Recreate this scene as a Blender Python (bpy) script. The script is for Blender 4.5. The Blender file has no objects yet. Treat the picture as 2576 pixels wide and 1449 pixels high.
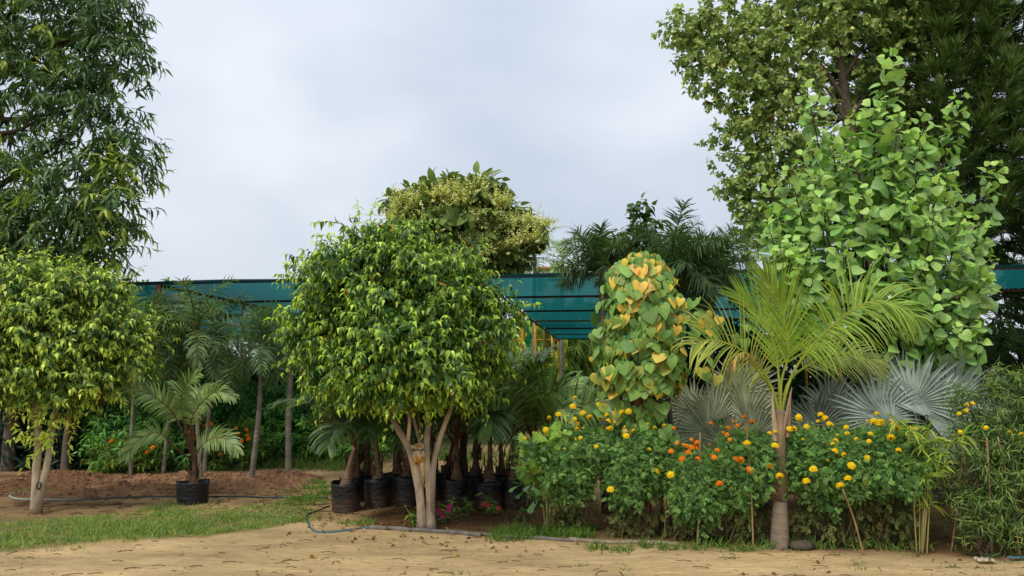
import bpy, math, random
import numpy as np
from mathutils import Vector
R = math.radians
rng = np.random.default_rng(7)
random.seed(7)
sc = bpy.context.scene
COL = bpy.data.collections.new('nursery'); sc.collection.children.link(COL)

# ---------------------------------------------------------------- camera
FPX = 1860.0; W0, H0 = 2576.0, 1449.0; HOR = 960.0
CAMZ = 1.6
TH = math.atan((HOR - H0 / 2) / FPX)
cam = bpy.data.cameras.new('camera'); cam.sensor_width = 36; cam.lens = 36 * FPX / W0
cam.clip_start = 0.1; cam.clip_end = 3000
co = bpy.data.objects.new('camera', cam); COL.objects.link(co)
co.location = (0, 0, CAMZ); co.rotation_euler = (math.pi / 2 + TH, 0, 0)
sc.camera = co

# ---------------------------------------------------------------- sky, sun, exposure
SUN_EL, SUN_AZ = R(52), R(215)          # azimuth measured clockwise from +Y: behind the camera, to the left
world = bpy.data.worlds.new("World"); sc.world = world; world.use_nodes = True
nt = world.node_tree; nt.nodes.clear(); N = nt.nodes.new; Lk = nt.links.new
out = N('ShaderNodeOutputWorld'); bg = N('ShaderNodeBackground'); bg.inputs[1].default_value = 0.1
sky = N('ShaderNodeTexSky'); sky.sky_type = 'NISHITA'; sky.sun_disc = False
sky.sun_elevation = SUN_EL; sky.sun_rotation = SUN_AZ; sky.air_density = 1.2; sky.dust_density = 2.0
tc = N('ShaderNodeTexCoord'); mp = N('ShaderNodeMapping'); mp.inputs['Scale'].default_value = (1.3, 1.0, 2.4)
mp.inputs['Rotation'].default_value = (0.0, R(28), 0.0); mp.inputs['Location'].default_value = (0.35, 0.2, 0.1)
n1 = N('ShaderNodeTexNoise'); n1.inputs['Scale'].default_value = 1.9; n1.inputs['Detail'].default_value = 4; n1.inputs['Roughness'].default_value = 0.42
n1.inputs['Distortion'].default_value = 0.25
cr = N('ShaderNodeValToRGB'); cr.color_ramp.elements[0].position = 0.34; cr.color_ramp.elements[0].color = (4.75, 5.4, 6.3, 1)
cr.color_ramp.elements[1].position = 0.68; cr.color_ramp.elements[1].color = (7.0, 7.35, 7.85, 1)
sep = N('ShaderNodeSeparateXYZ'); mr = N('ShaderNodeMapRange')
mr.inputs['From Min'].default_value = 0.0; mr.inputs['From Max'].default_value = 0.55
mr.inputs['To Min'].default_value = 0.86; mr.inputs['To Max'].default_value = 1.06
mul = N('ShaderNodeMixRGB'); mul.blend_type = 'MULTIPLY'; mul.inputs[0].default_value = 1
mix = N('ShaderNodeMixRGB'); mix.inputs[0].default_value = 0.93
Lk(tc.outputs['Generated'], mp.inputs[0]); Lk(mp.outputs[0], n1.inputs[0]); Lk(n1.outputs[0], cr.inputs[0])
Lk(tc.outputs['Generated'], sep.inputs[0]); Lk(sep.outputs['Z'], mr.inputs[0])
Lk(cr.outputs[0], mul.inputs[1]); Lk(mr.outputs[0], mul.inputs[2])
Lk(sky.outputs[0], mix.inputs[1]); Lk(mul.outputs[0], mix.inputs[2]); Lk(mix.outputs[0], bg.inputs[0]); Lk(bg.outputs[0], out.inputs[0])
sun = bpy.data.lights.new('sun', 'SUN'); sun.energy = 1.7; sun.angle = R(18); sun.color = (1.0, 0.95, 0.86)
so = bpy.data.objects.new('sun', sun); COL.objects.link(so)
sd = Vector((math.sin(SUN_AZ) * math.cos(SUN_EL), math.cos(SUN_AZ) * math.cos(SUN_EL), math.sin(SUN_EL)))
so.rotation_euler = sd.to_track_quat('Z', 'Y').to_euler(); so.location = (0, 0, 20)
vs = sc.view_settings; vs.view_transform = 'Standard'; vs.look = 'None'; vs.exposure = 0.44; vs.gamma = 1

# ---------------------------------------------------------------- helpers
def at(px, py, Y):
    u = (px - W0 / 2) / FPX; v = (H0 / 2 - py) / FPX
    d = np.array([u, math.cos(TH) - v * math.sin(TH), math.sin(TH) + v * math.cos(TH)])
    return np.array([0, 0, CAMZ]) + d * (Y / d[1])
def gp(px, py, z=0.0):
    u = (px - W0 / 2) / FPX; v = (H0 / 2 - py) / FPX
    d = np.array([u, math.cos(TH) - v * math.sin(TH), math.sin(TH) + v * math.cos(TH)])
    return np.array([0, 0, CAMZ]) + d * ((z - CAMZ) / d[2])
def m_px(px, Y): return px * Y / FPX
def nz(a):
    a = np.asarray(a, float); return a / np.maximum(np.linalg.norm(a, axis=-1, keepdims=True), 1e-9)
def s(r, g, b, k=1.0):
    f = lambda c: (c / 255 / 12.92 if c / 255 <= .04045 else ((c / 255 + .055) / 1.055) ** 2.4)
    return np.array([f(r), f(g), f(b)]) * k
_h = rng.random((256, 256))
def vnoise(x, y):
    x = np.asarray(x, float); y = np.asarray(y, float)
    xi = np.floor(x).astype(int); yi = np.floor(y).astype(int); fx = x - xi; fy = y - yi
    fx = fx * fx * (3 - 2 * fx); fy = fy * fy * (3 - 2 * fy)
    g = lambda i, j: _h[i % 256, j % 256]
    return (g(xi, yi) * (1 - fx) + g(xi + 1, yi) * fx) * (1 - fy) + (g(xi, yi + 1) * (1 - fx) + g(xi + 1, yi + 1) * fx) * fy
def fbm(x, y, o=4):
    v = 0; a = .5
    for i in range(o): v = v + a * (vnoise(x * 2 ** i + 17 * i, y * 2 ** i + 31 * i) - .5); a *= .5
    return v
def sstep(a, b, x): t = np.clip((x - a) / (b - a), 0, 1); return t * t * (3 - 2 * t)

class MB:
    def __init__(self): self.v = []; self.f = []; self.c = []; self.n = 0
    def add(self, v, fl, c):
        v = np.asarray(v, float).reshape(-1, 3)
        c = np.broadcast_to(np.asarray(c, float), (len(v), 3))
        self.v.append(v); self.c.append(c)
        for f in fl:
            f = np.asarray(f, int)
            if f.size: self.f.append(f + self.n)
        self.n += len(v)
    def scatter(self, T, pos, fwd, nrm, ln, wd, col, zs=None):
        tv, tf = T; n = len(pos)
        if n == 0: return
        Y = nz(fwd); X = nz(np.cross(Y, nrm)); Z = np.cross(X, Y)
        ln = np.broadcast_to(ln, (n,)); wd = np.broadcast_to(wd, (n,)); zs = ln if zs is None else zs
        v = pos[:, None] + X[:, None] * (tv[None, :, 0:1] * wd[:, None, None]) + Y[:, None] * (tv[None, :, 1:2] * ln[:, None, None]) + Z[:, None] * (tv[None, :, 2:3] * np.broadcast_to(zs, (n,))[:, None, None])
        m = len(tv)
        f = (tf[None] + (np.arange(n) * m)[:, None, None]).reshape(-1, tf.shape[1])
        c = np.repeat(np.broadcast_to(col, (n, 3)), m, axis=0)
        self.add(v.reshape(-1, 3), [f], c)
    def tube(self, pts, rad, sides=8, col=(.3, .2, .1), cap=True, ell=1.0):
        pts = np.asarray(pts, float); k = len(pts); rad = np.broadcast_to(rad, (k,))
        T = nz(np.gradient(pts, axis=0)); ref = np.array([1., 0, 0]) if abs(T[0][0]) < .8 else np.array([0, 0, 1.])
        A = nz(np.cross(T, ref)); B = np.cross(T, A)
        an = np.linspace(0, 2 * np.pi, sides, endpoint=False)
        ring = pts[:, None] + (A[:, None] * np.cos(an)[None, :, None] + B[:, None] * np.sin(an)[None, :, None] * ell) * rad[:, None, None]
        i = np.arange(k - 1)[:, None] * sides; j = np.arange(sides)[None]; j2 = (j + 1) % sides
        q = np.stack([i + j, i + j2, i + sides + j2, i + sides + j], -1).reshape(-1, 4)
        c = np.asarray(col, float)
        if c.ndim == 2: c = np.repeat(c, sides, axis=0)
        fl = [q]
        if cap: fl += [np.array([list(range(sides))[::-1]]), np.array([list(range((k - 1) * sides, k * sides))])]
        self.add(ring.reshape(-1, 3), fl, c)
    def box(self, c, d, col, rz=0):
        c = np.asarray(c, float); v = np.array([[x, y, z] for x in (-.5, .5) for y in (-.5, .5) for z in (-.5, .5)]) * np.asarray(d)
        ca, sa = math.cos(rz), math.sin(rz); v = np.stack([v[:, 0] * ca - v[:, 1] * sa, v[:, 0] * sa + v[:, 1] * ca, v[:, 2]], 1) + c
        self.add(v, [np.array([[0, 1, 3, 2], [4, 6, 7, 5], [0, 4, 5, 1], [2, 3, 7, 6], [0, 2, 6, 4], [1, 5, 7, 3]])], col)
    def build(self, name, mat, parent=None, smooth=False, origin=None):
        me = bpy.data.meshes.new(name)
        v = np.concatenate(self.v); c = np.concatenate(self.c)
        if origin is None and parent is not None: origin = WL[parent.name]
        if origin is None: origin = np.zeros(3)
        v = v - np.asarray(origin)
        lo = np.concatenate([f.ravel() for f in self.f]); cnt = np.concatenate([np.full(len(f), f.shape[1]) for f in self.f])
        me.vertices.add(len(v)); me.vertices.foreach_set('co', v.ravel().astype(np.float32))
        me.loops.add(len(lo)); me.loops.foreach_set('vertex_index', lo.astype(np.int32))
        me.polygons.add(len(cnt)); st = np.concatenate([[0], np.cumsum(cnt)[:-1]])
        me.polygons.foreach_set('loop_start', st.astype(np.int32)); me.polygons.foreach_set('loop_total', cnt.astype(np.int32))
        if smooth: me.polygons.foreach_set('use_smooth', np.ones(len(cnt), bool))
        me.update(calc_edges=True)
        a = me.color_attributes.new('Col', 'FLOAT_COLOR', 'POINT')
        a.data.foreach_set('color', np.concatenate([c, np.ones((len(c), 1))], 1).ravel().astype(np.float32))
        me.materials.append(mat)
        o = bpy.data.objects.new(name, me); COL.objects.link(o)
        if parent is not None: o.parent = parent
        else: o.location = origin
        WL[o.name] = np.asarray(origin)
        return o
WL = {}
def tag(o, label=None, cat=None, group=None, kind=None):
    if label: o['label'] = label
    if cat: o['category'] = cat
    if group: o['group'] = group
    if kind: o['kind'] = kind
    return o
def thing(name, loc, label, cat, group=None):
    o = bpy.data.objects.new(name, None); o.empty_display_size = .1; COL.objects.link(o); o.location = loc
    WL[o.name] = np.asarray(loc, float); return tag(o, label, cat, group)
def spline(pts, n):
    p = np.asarray(pts, float); k = len(p)
    t = np.linspace(0, k - 1, n); out = []
    for x in t:
        i = min(int(x), k - 2); f = x - i
        p0, p1, p2, p3 = p[max(i - 1, 0)], p[i], p[i + 1], p[min(i + 2, k - 1)]
        out.append(.5 * ((2 * p1) + (-p0 + p2) * f + (2 * p0 - 5 * p1 + 4 * p2 - p3) * f * f + (-p0 + 3 * p1 - 3 * p2 + p3) * f ** 3))
    return np.array(out)

# ---------------------------------------------------------------- materials
def mat_attr(name, rough=.6, spec=.3, trans=0.0, tint=(1.3, 1.5, .6), var=.25, vscale=8, bump=0., bscale=40, stretch=(1, 1, 1), extra=None):
    m = bpy.data.materials.new(name); m.use_nodes = True; t = m.node_tree; b = t.nodes['Principled BSDF']; o = t.nodes['Material Output']
    N = t.nodes.new; L = t.links.new
    at_ = N('ShaderNodeAttribute'); at_.attribute_name = 'Col'
    tc = N('ShaderNodeTexCoord'); mp = N('ShaderNodeMapping'); mp.inputs['Scale'].default_value = stretch; L(tc.outputs['Object'], mp.inputs[0])
    n = N('ShaderNodeTexNoise'); n.inputs['Scale'].default_value = vscale; n.inputs['Detail'].default_value = 5; L(mp.outputs[0], n.inputs[0])
    r = N('ShaderNodeMapRange'); r.inputs['From Min'].default_value = .25; r.inputs['From Max'].default_value = .75
    r.inputs['To Min'].default_value = 1 - var; r.inputs['To Max'].default_value = 1 + var; L(n.outputs[0], r.inputs[0])
    mu = N('ShaderNodeMixRGB'); mu.blend_type = 'MULTIPLY'; mu.inputs[0].default_value = 1; L(at_.outputs[0], mu.inputs[1]); L(r.outputs[0], mu.inputs[2])
    L(mu.outputs[0], b.inputs['Base Color']); b.inputs['Roughness'].default_value = rough; b.inputs['Specular IOR Level'].default_value = spec
    if bump:
        n2 = N('ShaderNodeTexNoise'); n2.inputs['Scale'].default_value = bscale; n2.inputs['Detail'].default_value = 6; L(mp.outputs[0], n2.inputs[0])
        bp = N('ShaderNodeBump'); bp.inputs['Strength'].default_value = bump; bp.inputs['Distance'].default_value = .02; L(n2.outputs[0], bp.inputs['Height']); L(bp.outputs[0], b.inputs['Normal'])
    if trans:
        tr = N('ShaderNodeBsdfTranslucent'); ti = N('ShaderNodeMixRGB'); ti.blend_type = 'MULTIPLY'; ti.inputs[0].default_value = 1
        ti.inputs[2].default_value = (*tint, 1); L(mu.outputs[0], ti.inputs[1]); L(ti.outputs[0], tr.inputs[0])
        ms = N('ShaderNodeMixShader'); ms.inputs[0].default_value = trans; L(b.outputs[0], ms.inputs[1]); L(tr.outputs[0], ms.inputs[2]); L(ms.outputs[0], o.inputs[0])
    return m
LEAF = mat_attr('leaf', .5, .35, .3)
GLOSSY = mat_attr('glossy_leaf', .38, .4, .25)
MATTE = mat_attr('matte_leaf', .65, .25, .25, tint=(1.1, 1.2, .8))
PETAL = mat_attr('petal', .7, .2, .3, tint=(1.2, 1.1, .5))
BARK = mat_attr('bark', .9, .15, var=.35, vscale=14, bump=.8, bscale=30, stretch=(1, 1, .35))
PALE = mat_attr('pale_bark', .88, .15, var=.42, vscale=11, bump=.9, bscale=30, stretch=(1, 1, .45))
PALMT = mat_attr('ringed_palm_trunk', .85, .2, var=.3, vscale=7, bump=.7, bscale=16, stretch=(.5, .5, 5))
STEM = mat_attr('stem', .6, .3, var=.15)
SOIL = mat_attr('soil', .95, .1, var=.35, vscale=9, bump=1., bscale=25)
PAINT = mat_attr('painted_steel', .5, .4, var=.2, vscale=12, bump=.1, bscale=60)
PLASTIC = mat_attr('plastic', .45, .45, var=.15, vscale=6)
WALL = mat_attr('plaster', .9, .2, var=.08, vscale=.6)
BAG = mat_attr('grow_bag_plastic', .42, .45, var=.3, vscale=7, bump=.9, bscale=7, stretch=(1, 1, 3.5))

# ---------------------------------------------------------------- leaf templates
def tmpl(rows, fold=.15, curl=.1, mid=None):
    v = []
    for x, y in rows:
        my = y if mid is None else max(y, mid)
        v += [(-x, y, fold * x - curl * y * y), (0, my, -curl * my * my), (x, y, fold * x - curl * y * y)]
    f = []
    for i in range(len(rows) - 1):
        a = 3 * i; f += [(a, a + 1, a + 4, a + 3), (a + 1, a + 2, a + 5, a + 4)]
    return np.array(v, float), np.array(f)
T_OV = tmpl([(.01, 0), (.44, .25), (.46, .5), (.2, .8), (.01, 1.05)], .25, .3)
T_FIC = tmpl([(.01, 0), (.42, .22), (.47, .45), (.24, .74), (.02, 1.05)], .3, .5)
T_LAN = tmpl([(.02, 0), (.45, .3), (.42, .6), (.02, 1.0)], .15, .5)
T_NEEDLE = tmpl([(.35, 0), (.5, .5), (.05, 1.0)], .1, -.25)
T_HEART = tmpl([(.02, .06), (.3, -.1), (.52, .08), (.55, .3), (.4, .6), (.16, .86), (.01, 1.03)], .1, .18, mid=.04)
T_POP = tmpl([(.02, 0), (.3, -.03), (.48, .06), (.56, .25), (.53, .46), (.4, .68), (.18, .86), (.01, 1.02)], .1, .22)
T_POP2 = tmpl([(.02, 0), (.28, -.02), (.5, .1), (.55, .28), (.5, .5), (.36, .7), (.15, .88), (.01, 1.02)], .32, .4)
T_POP3 = tmpl([(.02, 0), (.3, -.05), (.5, .06), (.58, .25), (.5, .46), (.42, .66), (.16, .88), (.01, 1.04)], -.12, .08)
T_HEART2 = tmpl([(.02, .08), (.26, -.1), (.46, -.02), (.54, .2), (.48, .45), (.3, .7), (.12, .88), (.01, 1.05)], .38, .4, mid=.08)
T_HEART3 = tmpl([(.02, .05), (.3, -.12), (.56, .04), (.6, .26), (.45, .56), (.2, .84), (.01, 1.0)], -.1, .05, mid=.05)
T_CUP = tmpl([(.03, 0), (.5, .12), (.5, .5), (.1, .95)], .5, .35)
T_BIG = tmpl([(.05, 0), (.42, .15), (.52, .45), (.36, .8), (.03, 1.0)], .2, .55)
T_BLADE = tmpl([(.5, 0), (.4, .5), (.03, 1.0)], .2, .55)
T_WEDGE = (np.array([(0, 0, 0), (.16, .35, .02), (.36, .72, 0), (.5, .98, -.1), (.33, .86, -.05), (.22, 1.04, -.12), (.1, .88, -.06), (0, 1.08, -.14), (-.1, .9, -.06), (-.2, 1.02, -.1), (-.34, .84, -.05), (-.48, .9, -.1), (-.34, .66, 0), (-.16, .33, .02)], float),
           np.array([(0, 1, 4, 13), (1, 2, 3, 4), (13, 4, 6, 8), (4, 5, 6, 6), (6, 7, 8, 8), (13, 8, 10, 12), (8, 9, 10, 10), (10, 11, 12, 12)]))
def pinnate_leaf(n=5, w=.13, l=.4):
    v = []; f = []
    def q(b, d, ln, wd, z=0):
        i = len(v); p = np.array([-d[1], d[0]]); m = b + d * ln * .5; e = b + d * ln; tw = random.uniform(-1, 1); dz = random.uniform(-.22, .14)
        for r, zz in ((b, 0), (m + p * wd, dz * .5 + wd * tw), (e, dz - .1 * ln), (m - p * wd, dz * .5 - wd * tw)): v.append((r[0], r[1], zz + z - .25 * r[1] ** 2))
        f.append((i, i + 1, i + 2, i + 3))
    for k in range(n):
        y = .15 + .75 * k / (n - 1) * .95; L = l * (1 - .45 * abs(k / (n - 1) - .35))
        for sg in (-1, 1):
            a = R(52); q(np.array([0, y]), np.array([sg * math.sin(a), math.cos(a)]), L, w * .5)
    q(np.array([0, .85]), np.array([0., 1.]), .35, w * .5); q(np.array([0, 0.]), np.array([0., 1.]), .95, .02)
    return np.array(v), np.array(f)
T_PIN = pinnate_leaf(6, .1, .44); T_PIN2 = pinnate_leaf(5, .12, .4)
T_PINL = pinnate_leaf(5, .1, .44)

def lerpc(a, b, t): return np.asarray(a) * (1 - t)[:, None] + np.asarray(b) * t[:, None]
def colours(n, old, young, y, jit=.22):
    c = lerpc(np.asarray(old) * 2.1, np.asarray(young) * 1.5, np.clip(y, 0, 1)) * (1 + (rng.random((n, 1)) - .5) * 2 * jit)
    return np.clip(c * (1 + (rng.random((n, 3)) - .5) * .14), .004, .9)
def perp(d):
    r = nz(rng.normal(size=d.shape)); a = nz(np.cross(d, r)); return a, nz(np.cross(d, a))
UP = np.array([0, 0, 1.])

def shoots(mb, base, d, L, nl, ll, lw, T, old, young, yfun=lambda t: t ** 2, spread=.7, hang=.3, droop=.2, up=.6, jit=.22, twig=None, twigcol=(.1, .08, .04), lj=.35, t0=.15, nr=.4, petiole=0., nvec=None, special=None):
    n = len(base); d = nz(d); L = np.broadcast_to(L, (n,)); s1, s2 = perp(d); ph = rng.random(n) * 6.28
    P = []; Fw = []; Nn = []; Cc = []; Ln = []
    for i in range(nl):
        t = t0 + (1 - t0) * i / max(nl - 1, 1) + (rng.random(n) - .5) * .5 / nl
        p = base + d * (L * t)[:, None]; p[:, 2] -= droop * L * t * t
        tan = d.copy(); tan[:, 2] -= 2 * droop * t; tan = nz(tan)
        a = ph + i * 2.4; side = s1 * np.cos(a)[:, None] + s2 * np.sin(a)[:, None]
        fw = tan * (1 - spread) + side * spread - UP * hang + rng.normal(size=(n, 3)) * .15
        if i == nl - 1: fw = tan - UP * hang * .7
        fw = nz(fw); nn = UP * up + d * .5 + rng.normal(size=(n, 3)) * nr
        if nvec is not None: nn = nn + nvec
        P.append(p + fw * petiole); Fw.append(fw); Nn.append(nn)
        y = yfun(t) + (rng.random(n) - .5) * .35
        c = colours(n, old, young, y, jit)
        if special is not None:
            k = rng.random(n) < special[0]; c[k] = np.asarray(special[1]) * (1 + (rng.random((k.sum(), 1)) - .5) * .4)
        Cc.append(c); Ln.append(ll * (1 + (rng.random(n) - .5) * 2 * lj) * (1 - .25 * (t > .85)))
    P = np.concatenate(P); Fw = np.concatenate(Fw); Nn = np.concatenate(Nn); Cc = np.concatenate(Cc); Ln = np.concatenate(Ln)
    mb.scatter(T, P, Fw, Nn, Ln, Ln * lw, Cc)
    if twig:
        # one three-sided tapering twig for every shoot
        e = base + d * L[:, None]; e[:, 2] -= droop * L; mid = base + d * (L * .5)[:, None]; mid[:, 2] -= droop * L * .25
        an = np.array([0, 2.1, 4.2]); rows = []
        for q, r in ((base, 1.), (mid, .7), (e, .3)):
            rows.append(q[:, None] + (s1[:, None] * np.cos(an)[None, :, None] + s2[:, None] * np.sin(an)[None, :, None]) * twig * r)
        v = np.concatenate(rows, 1)
        tf = np.array([(0, 1, 4, 3), (1, 2, 5, 4), (2, 0, 3, 5), (3, 4, 7, 6), (4, 5, 8, 7), (5, 3, 6, 8)])
        f = (tf[None] + (np.arange(n) * 9)[:, None, None]).reshape(-1, 4); mb.add(v.reshape(-1, 3), [f], twigcol)
def blobpts(blobs, n, inner=.55, lump=.16, backdens=.6, zmin=None, power=.5):
    """blobs: (px,py,Y,rpx,rpy,ry_m) -> points near the surface of a lumpy crown, and outward directions"""
    B = []
    for (px, py, Y, rx, ry, dm) in blobs: B.append((at(px, py, Y), np.array([m_px(rx, Y), dm, m_px(ry, Y)])))
    w = np.array([b[1][0] * b[1][2] for b in B]); w = w / w.sum(); P = []; D = []
    for (c, r), ww in zip(B, w):
        k = int(n * ww * 1.4) + 2; d = nz(rng.normal(size=(k, 3)))
        keep = (d[:, 1] < .15) | (rng.random(k) < backdens); d = d[keep]; k = len(d)
        ph = rng.random(6) * 6.28
        lm = 1 + lump * (np.sin(5 * d[:, 0] + ph[0]) * np.sin(5 * d[:, 2] + ph[1]) + .7 * np.sin(9 * d[:, 2] + 4 * d[:, 1] + ph[2]) * np.sin(8 * d[:, 0] + ph[3]))
        f = inner + (1 - inner) * rng.random(k) ** power
        p = c + d * r * (f * lm)[:, None]; nn = nz(d / r)
        P.append(p); D.append(nn)
    P = np.concatenate(P); D = np.concatenate(D)
    keep = np.ones(len(P), bool)
    for (c, r) in B:                      # nothing buried deep inside a neighbour
        keep &= (np.sum(((P - c) / r) ** 2, 1) > (inner * .8) ** 2)
    if zmin is not None: keep &= P[:, 2] > zmin
    P, D = P[keep], D[keep]
    if len(P) > n: i = rng.permutation(len(P))[:n]; P, D = P[i], D[i]
    return P, D
def limbs(mb, start, targets, r0, col, sides=6, sag=.15, r1=.006):
    for q in targets:
        q = np.asarray(q); m = (start + q) / 2 + np.array([rng.normal() * .08, rng.normal() * .08, sag * np.linalg.norm(q - start) * .5])
        m = m + (np.array([q[0], q[1], m[2]]) - m) * .15
        mb.tube(spline([start, m, q], 7), np.linspace(r0, r1, 7), sides, col)
def pxpath(pts, n=10): return spline([at(*p) for p in pts], n)

# ---------------------------------------------------------------- pinnate frond along a path
def frond(parent, path, nl=40, ll=.35, lw=.03, face=None, ang=(75, 30), droop=.5, old=(.05, .1, .02), young=None, r0=.014, rcol=(.2, .25, .05), start=.2, profile=None, label=None, lift=.25, mat=None, seg=4, plume=0., mb=None, name='frond', tipw=.1, wrap=None):
    own = mb is None
    if own: mb = MB()
    young = old if young is None else young
    n = 24; p = spline(path, n); mb.tube(p, np.linspace(r0, r0 * .2, n), 5, rcol)
    T = nz(np.gradient(p, axis=0)); cum = np.concatenate([[0], np.cumsum(np.linalg.norm(np.diff(p, axis=0), axis=1))]); cum /= cum[-1]
    t = start + (1 - start) * (np.arange(nl) + .5) / nl; t = np.repeat(t, 2); sg = np.tile([-1., 1.], nl)
    t = np.clip(t + (rng.random(len(t)) - .5) * .4 / nl, 0, .999)
    pos = np.stack([np.interp(t, cum, p[:, i]) for i in range(3)], 1); tan = nz(np.stack([np.interp(t, cum, T[:, i]) for i in range(3)], 1))
    up = np.broadcast_to(UP if face is None else np.asarray(face, float), pos.shape)
    side = nz(np.cross(tan, up)); nn = nz(np.cross(side, tan))
    u = (t - start) / (1 - start); a = np.radians(ang[0] + (ang[1] - ang[0]) * u + rng.normal(size=len(t)) * 4)
    pr = (np.sin(np.pi * (.12 + .8 * u)) ** .7) if profile is None else profile(u)
    L = ll * pr * (1 + (rng.random(len(t)) - .5) * .16)
    li = lift + plume * rng.normal(size=len(t))
    d = nz(tan * np.cos(a)[:, None] + side * (sg * np.sin(a))[:, None] + nn * li[:, None])
    rows = []; cur = pos.copy(); dd = d.copy()
    wid = nz(np.cross(d, nn))
    ws = [.55, 1., .85, .5, tipw] if seg == 4 else [.6, 1., tipw]
    for k in range(seg + 1):
        hw = wid * (lw * .5 * ws[k]); rows += [cur - hw, cur + hw]
        dr = droop * (.6 + .8 * rng.random(len(t)))[:, None] if k == 0 else dr
        dd = nz(dd - UP * dr * (k + 1) / seg * .8); cur = cur + dd * (L / seg)[:, None]
    v = np.stack(rows, 1); m = v.shape[1]
    tf = np.array([(2 * k, 2 * k + 1, 2 * k + 3, 2 * k + 2) for k in range(seg)])
    f = (tf[None] + (np.arange(len(t)) * m)[:, None, None]).reshape(-1, 4)
    c = np.repeat(colours(len(t), old, young, rng.random(len(t)), .18), m, 0); mb.add(v.reshape(-1, 3), [f], c)
    if own:
        o = mb.build(name, mat or LEAF, parent)
        if label: o['label'] = label
        return o
def autopath(base, az, el, L, bend, n=6):
    """arching rachis: starts at elevation el, loses `bend` radians on the way"""
    p = [np.array(base, float)]; h = np.array([math.cos(az), math.sin(az), 0])
    for i in range(n):
        e = el - bend * ((i + .5) / n) ** 1.3; p.append(p[-1] + (h * math.cos(e) + UP * math.sin(e)) * L / n)
    return p

# ---------------------------------------------------------------- fan leaf
def fan(mb, c, axis, face, Rr, n=34, spread=130, col=s(150, 165, 155, .6), split=.5, pet=None, petr=.014, cup=.25, droop=.12):
    axis = nz(axis); face = nz(np.asarray(face) - axis * np.dot(face, axis)); sd = np.cross(axis, face)
    an = np.linspace(-R(spread), R(spread), n); da = an[1] - an[0]
    V = []; F = []; C = []
    for k, a in enumerate(an):
        L = Rr * (1 - .28 * (abs(a) / R(spread)) ** 2) * (1 + rng.normal() * .11)
        def pt(r, aa, z):
            d = axis * math.cos(aa) + sd * math.sin(aa)
            return c + d * r + face * (z + cup * r * r / Rr * .6) - UP * droop * max(0, r / Rr - .4) ** 2 * Rr * 2 * (1 + .5 * math.sin(k * 2.7))
        i = len(V)
        r1, r2 = L * .12, L * split; j = rng.normal() * .02
        zz = .5 * r2 * abs(da)
        V += [pt(r1 * .3, a - da / 2, 0), pt(r1 * .3, a, -.004), pt(r1 * .3, a + da / 2, 0),
              pt(r2, a - da / 2, 0), pt(r2, a, -zz), pt(r2, a + da / 2, 0),
              pt(L * .78, a + j - da * .2, 0), pt(L * .78, a + j, -zz * .6), pt(L * .78, a + j + da * .2, 0), pt(L, a + j * 1.5, -.01), ]
        F += [(i, i + 1, i + 4, i + 3), (i + 1, i + 2, i + 5, i + 4), (i + 3, i + 4, i + 7, i + 6), (i + 4, i + 5, i + 8, i + 7), (i + 6, i + 7, i + 9, i + 9), (i + 7, i + 8, i + 9, i + 9)]
        cc = np.asarray(col) * 1.75 * (1 + rng.normal() * .13); C += [cc] * 10
    F = np.array(F); q = F[F[:, 2] != F[:, 3]]; t = F[F[:, 2] == F[:, 3]][:, :3]
    mb.add(np.array(V), [q, t], np.clip(np.array(C), .005, .9))
    if pet is not None: mb.tube(spline([pet, (np.asarray(pet) + c) / 2 + UP * .03, c], 6), np.linspace(petr * 1.4, petr, 6), 6, np.asarray(col) * .8)

# ================================================================ GROUND
bx = np.array([-3000, 0, 260, 500, 640, 800, 930, 1300, 1700, 2000, 2576, 5500.]); by = np.array([1420, 1396, 1366, 1356, 1335, 1312, 1332, 1352, 1370, 1386, 1406, 1440.])
_b = np.array([gp(x, y) for x, y in zip(bx, by)])
def road_edge(x): return np.interp(x, _b[:, 0], _b[:, 1])
def hgt(x, y):
    x = np.asarray(x, float); y = np.asarray(y, float)
    e = road_edge(x)
    h = fbm(x * .5, y * .5, 3) * .05 + fbm(x * 2.2, y * 5, 4) * .022 + fbm(x * 1.1, y * 11, 3) * .018 * (y < 9)
    h = h - .02 * sstep(0, .5, e - y)
    bed = sstep(0.1, .6, y - e) * sstep(-2.0, -1.2, x) * (1 - sstep(10.3, 11.5, y))
    h = h + bed * (.03 + fbm(x * 3, y * 3, 3) * .05)
    bank = sstep(.45, 1.2, y - e) * sstep(3.0, 4.0, x) * (1 - sstep(9.5, 12, y)); h = h + bank * .16
    return h * (1 - sstep(25, 60, np.abs(y)))
def gz(p): p = np.array(p, float); p[2] = hgt(p[0], p[1]); return p
def gpz(px, py): return gz(gp(px, py))
xs = np.unique(np.concatenate([-np.geomspace(7.5, 900, 34), np.geomspace(7.5, 900, 34), np.arange(-7.5, 7.5, .055)]))
ys = np.unique(np.concatenate([-np.geomspace(1, 400, 16), np.arange(-1, 4.6, .4), np.arange(4.6, 12.5, .055), np.arange(12.5, 24, .25), np.geomspace(24, 1200, 34)]))
X, Y = np.meshgrid(xs, ys, indexing='ij'); Z = hgt(X, Y)
e = road_edge(X)
sand = s(198, 170, 124, .78); sandp = s(192, 158, 114, .74); brown = s(128, 97, 68, .7); dark = s(96, 76, 52, .6); grassy = s(128, 122, 74, .68)
c = np.broadcast_to(sandp, X.shape + (3,)).copy()
def blend(c, col, w): return c * (1 - w[..., None]) + np.asarray(col) * w[..., None]
w = sstep(.12, -.12, (Y - e) + fbm(X * 3, Y * 3, 3) * .35); c = blend(c, sand, w)
nz2 = fbm(X * 2.5, Y * 2.5, 4)
w = sstep(0.0, .25, (Y - e) + nz2 * .3) * sstep(-2.1, -1.3, X + nz2) * (1 - sstep(9.2, 10.2, Y + nz2)); c = blend(c, brown, w)
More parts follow.
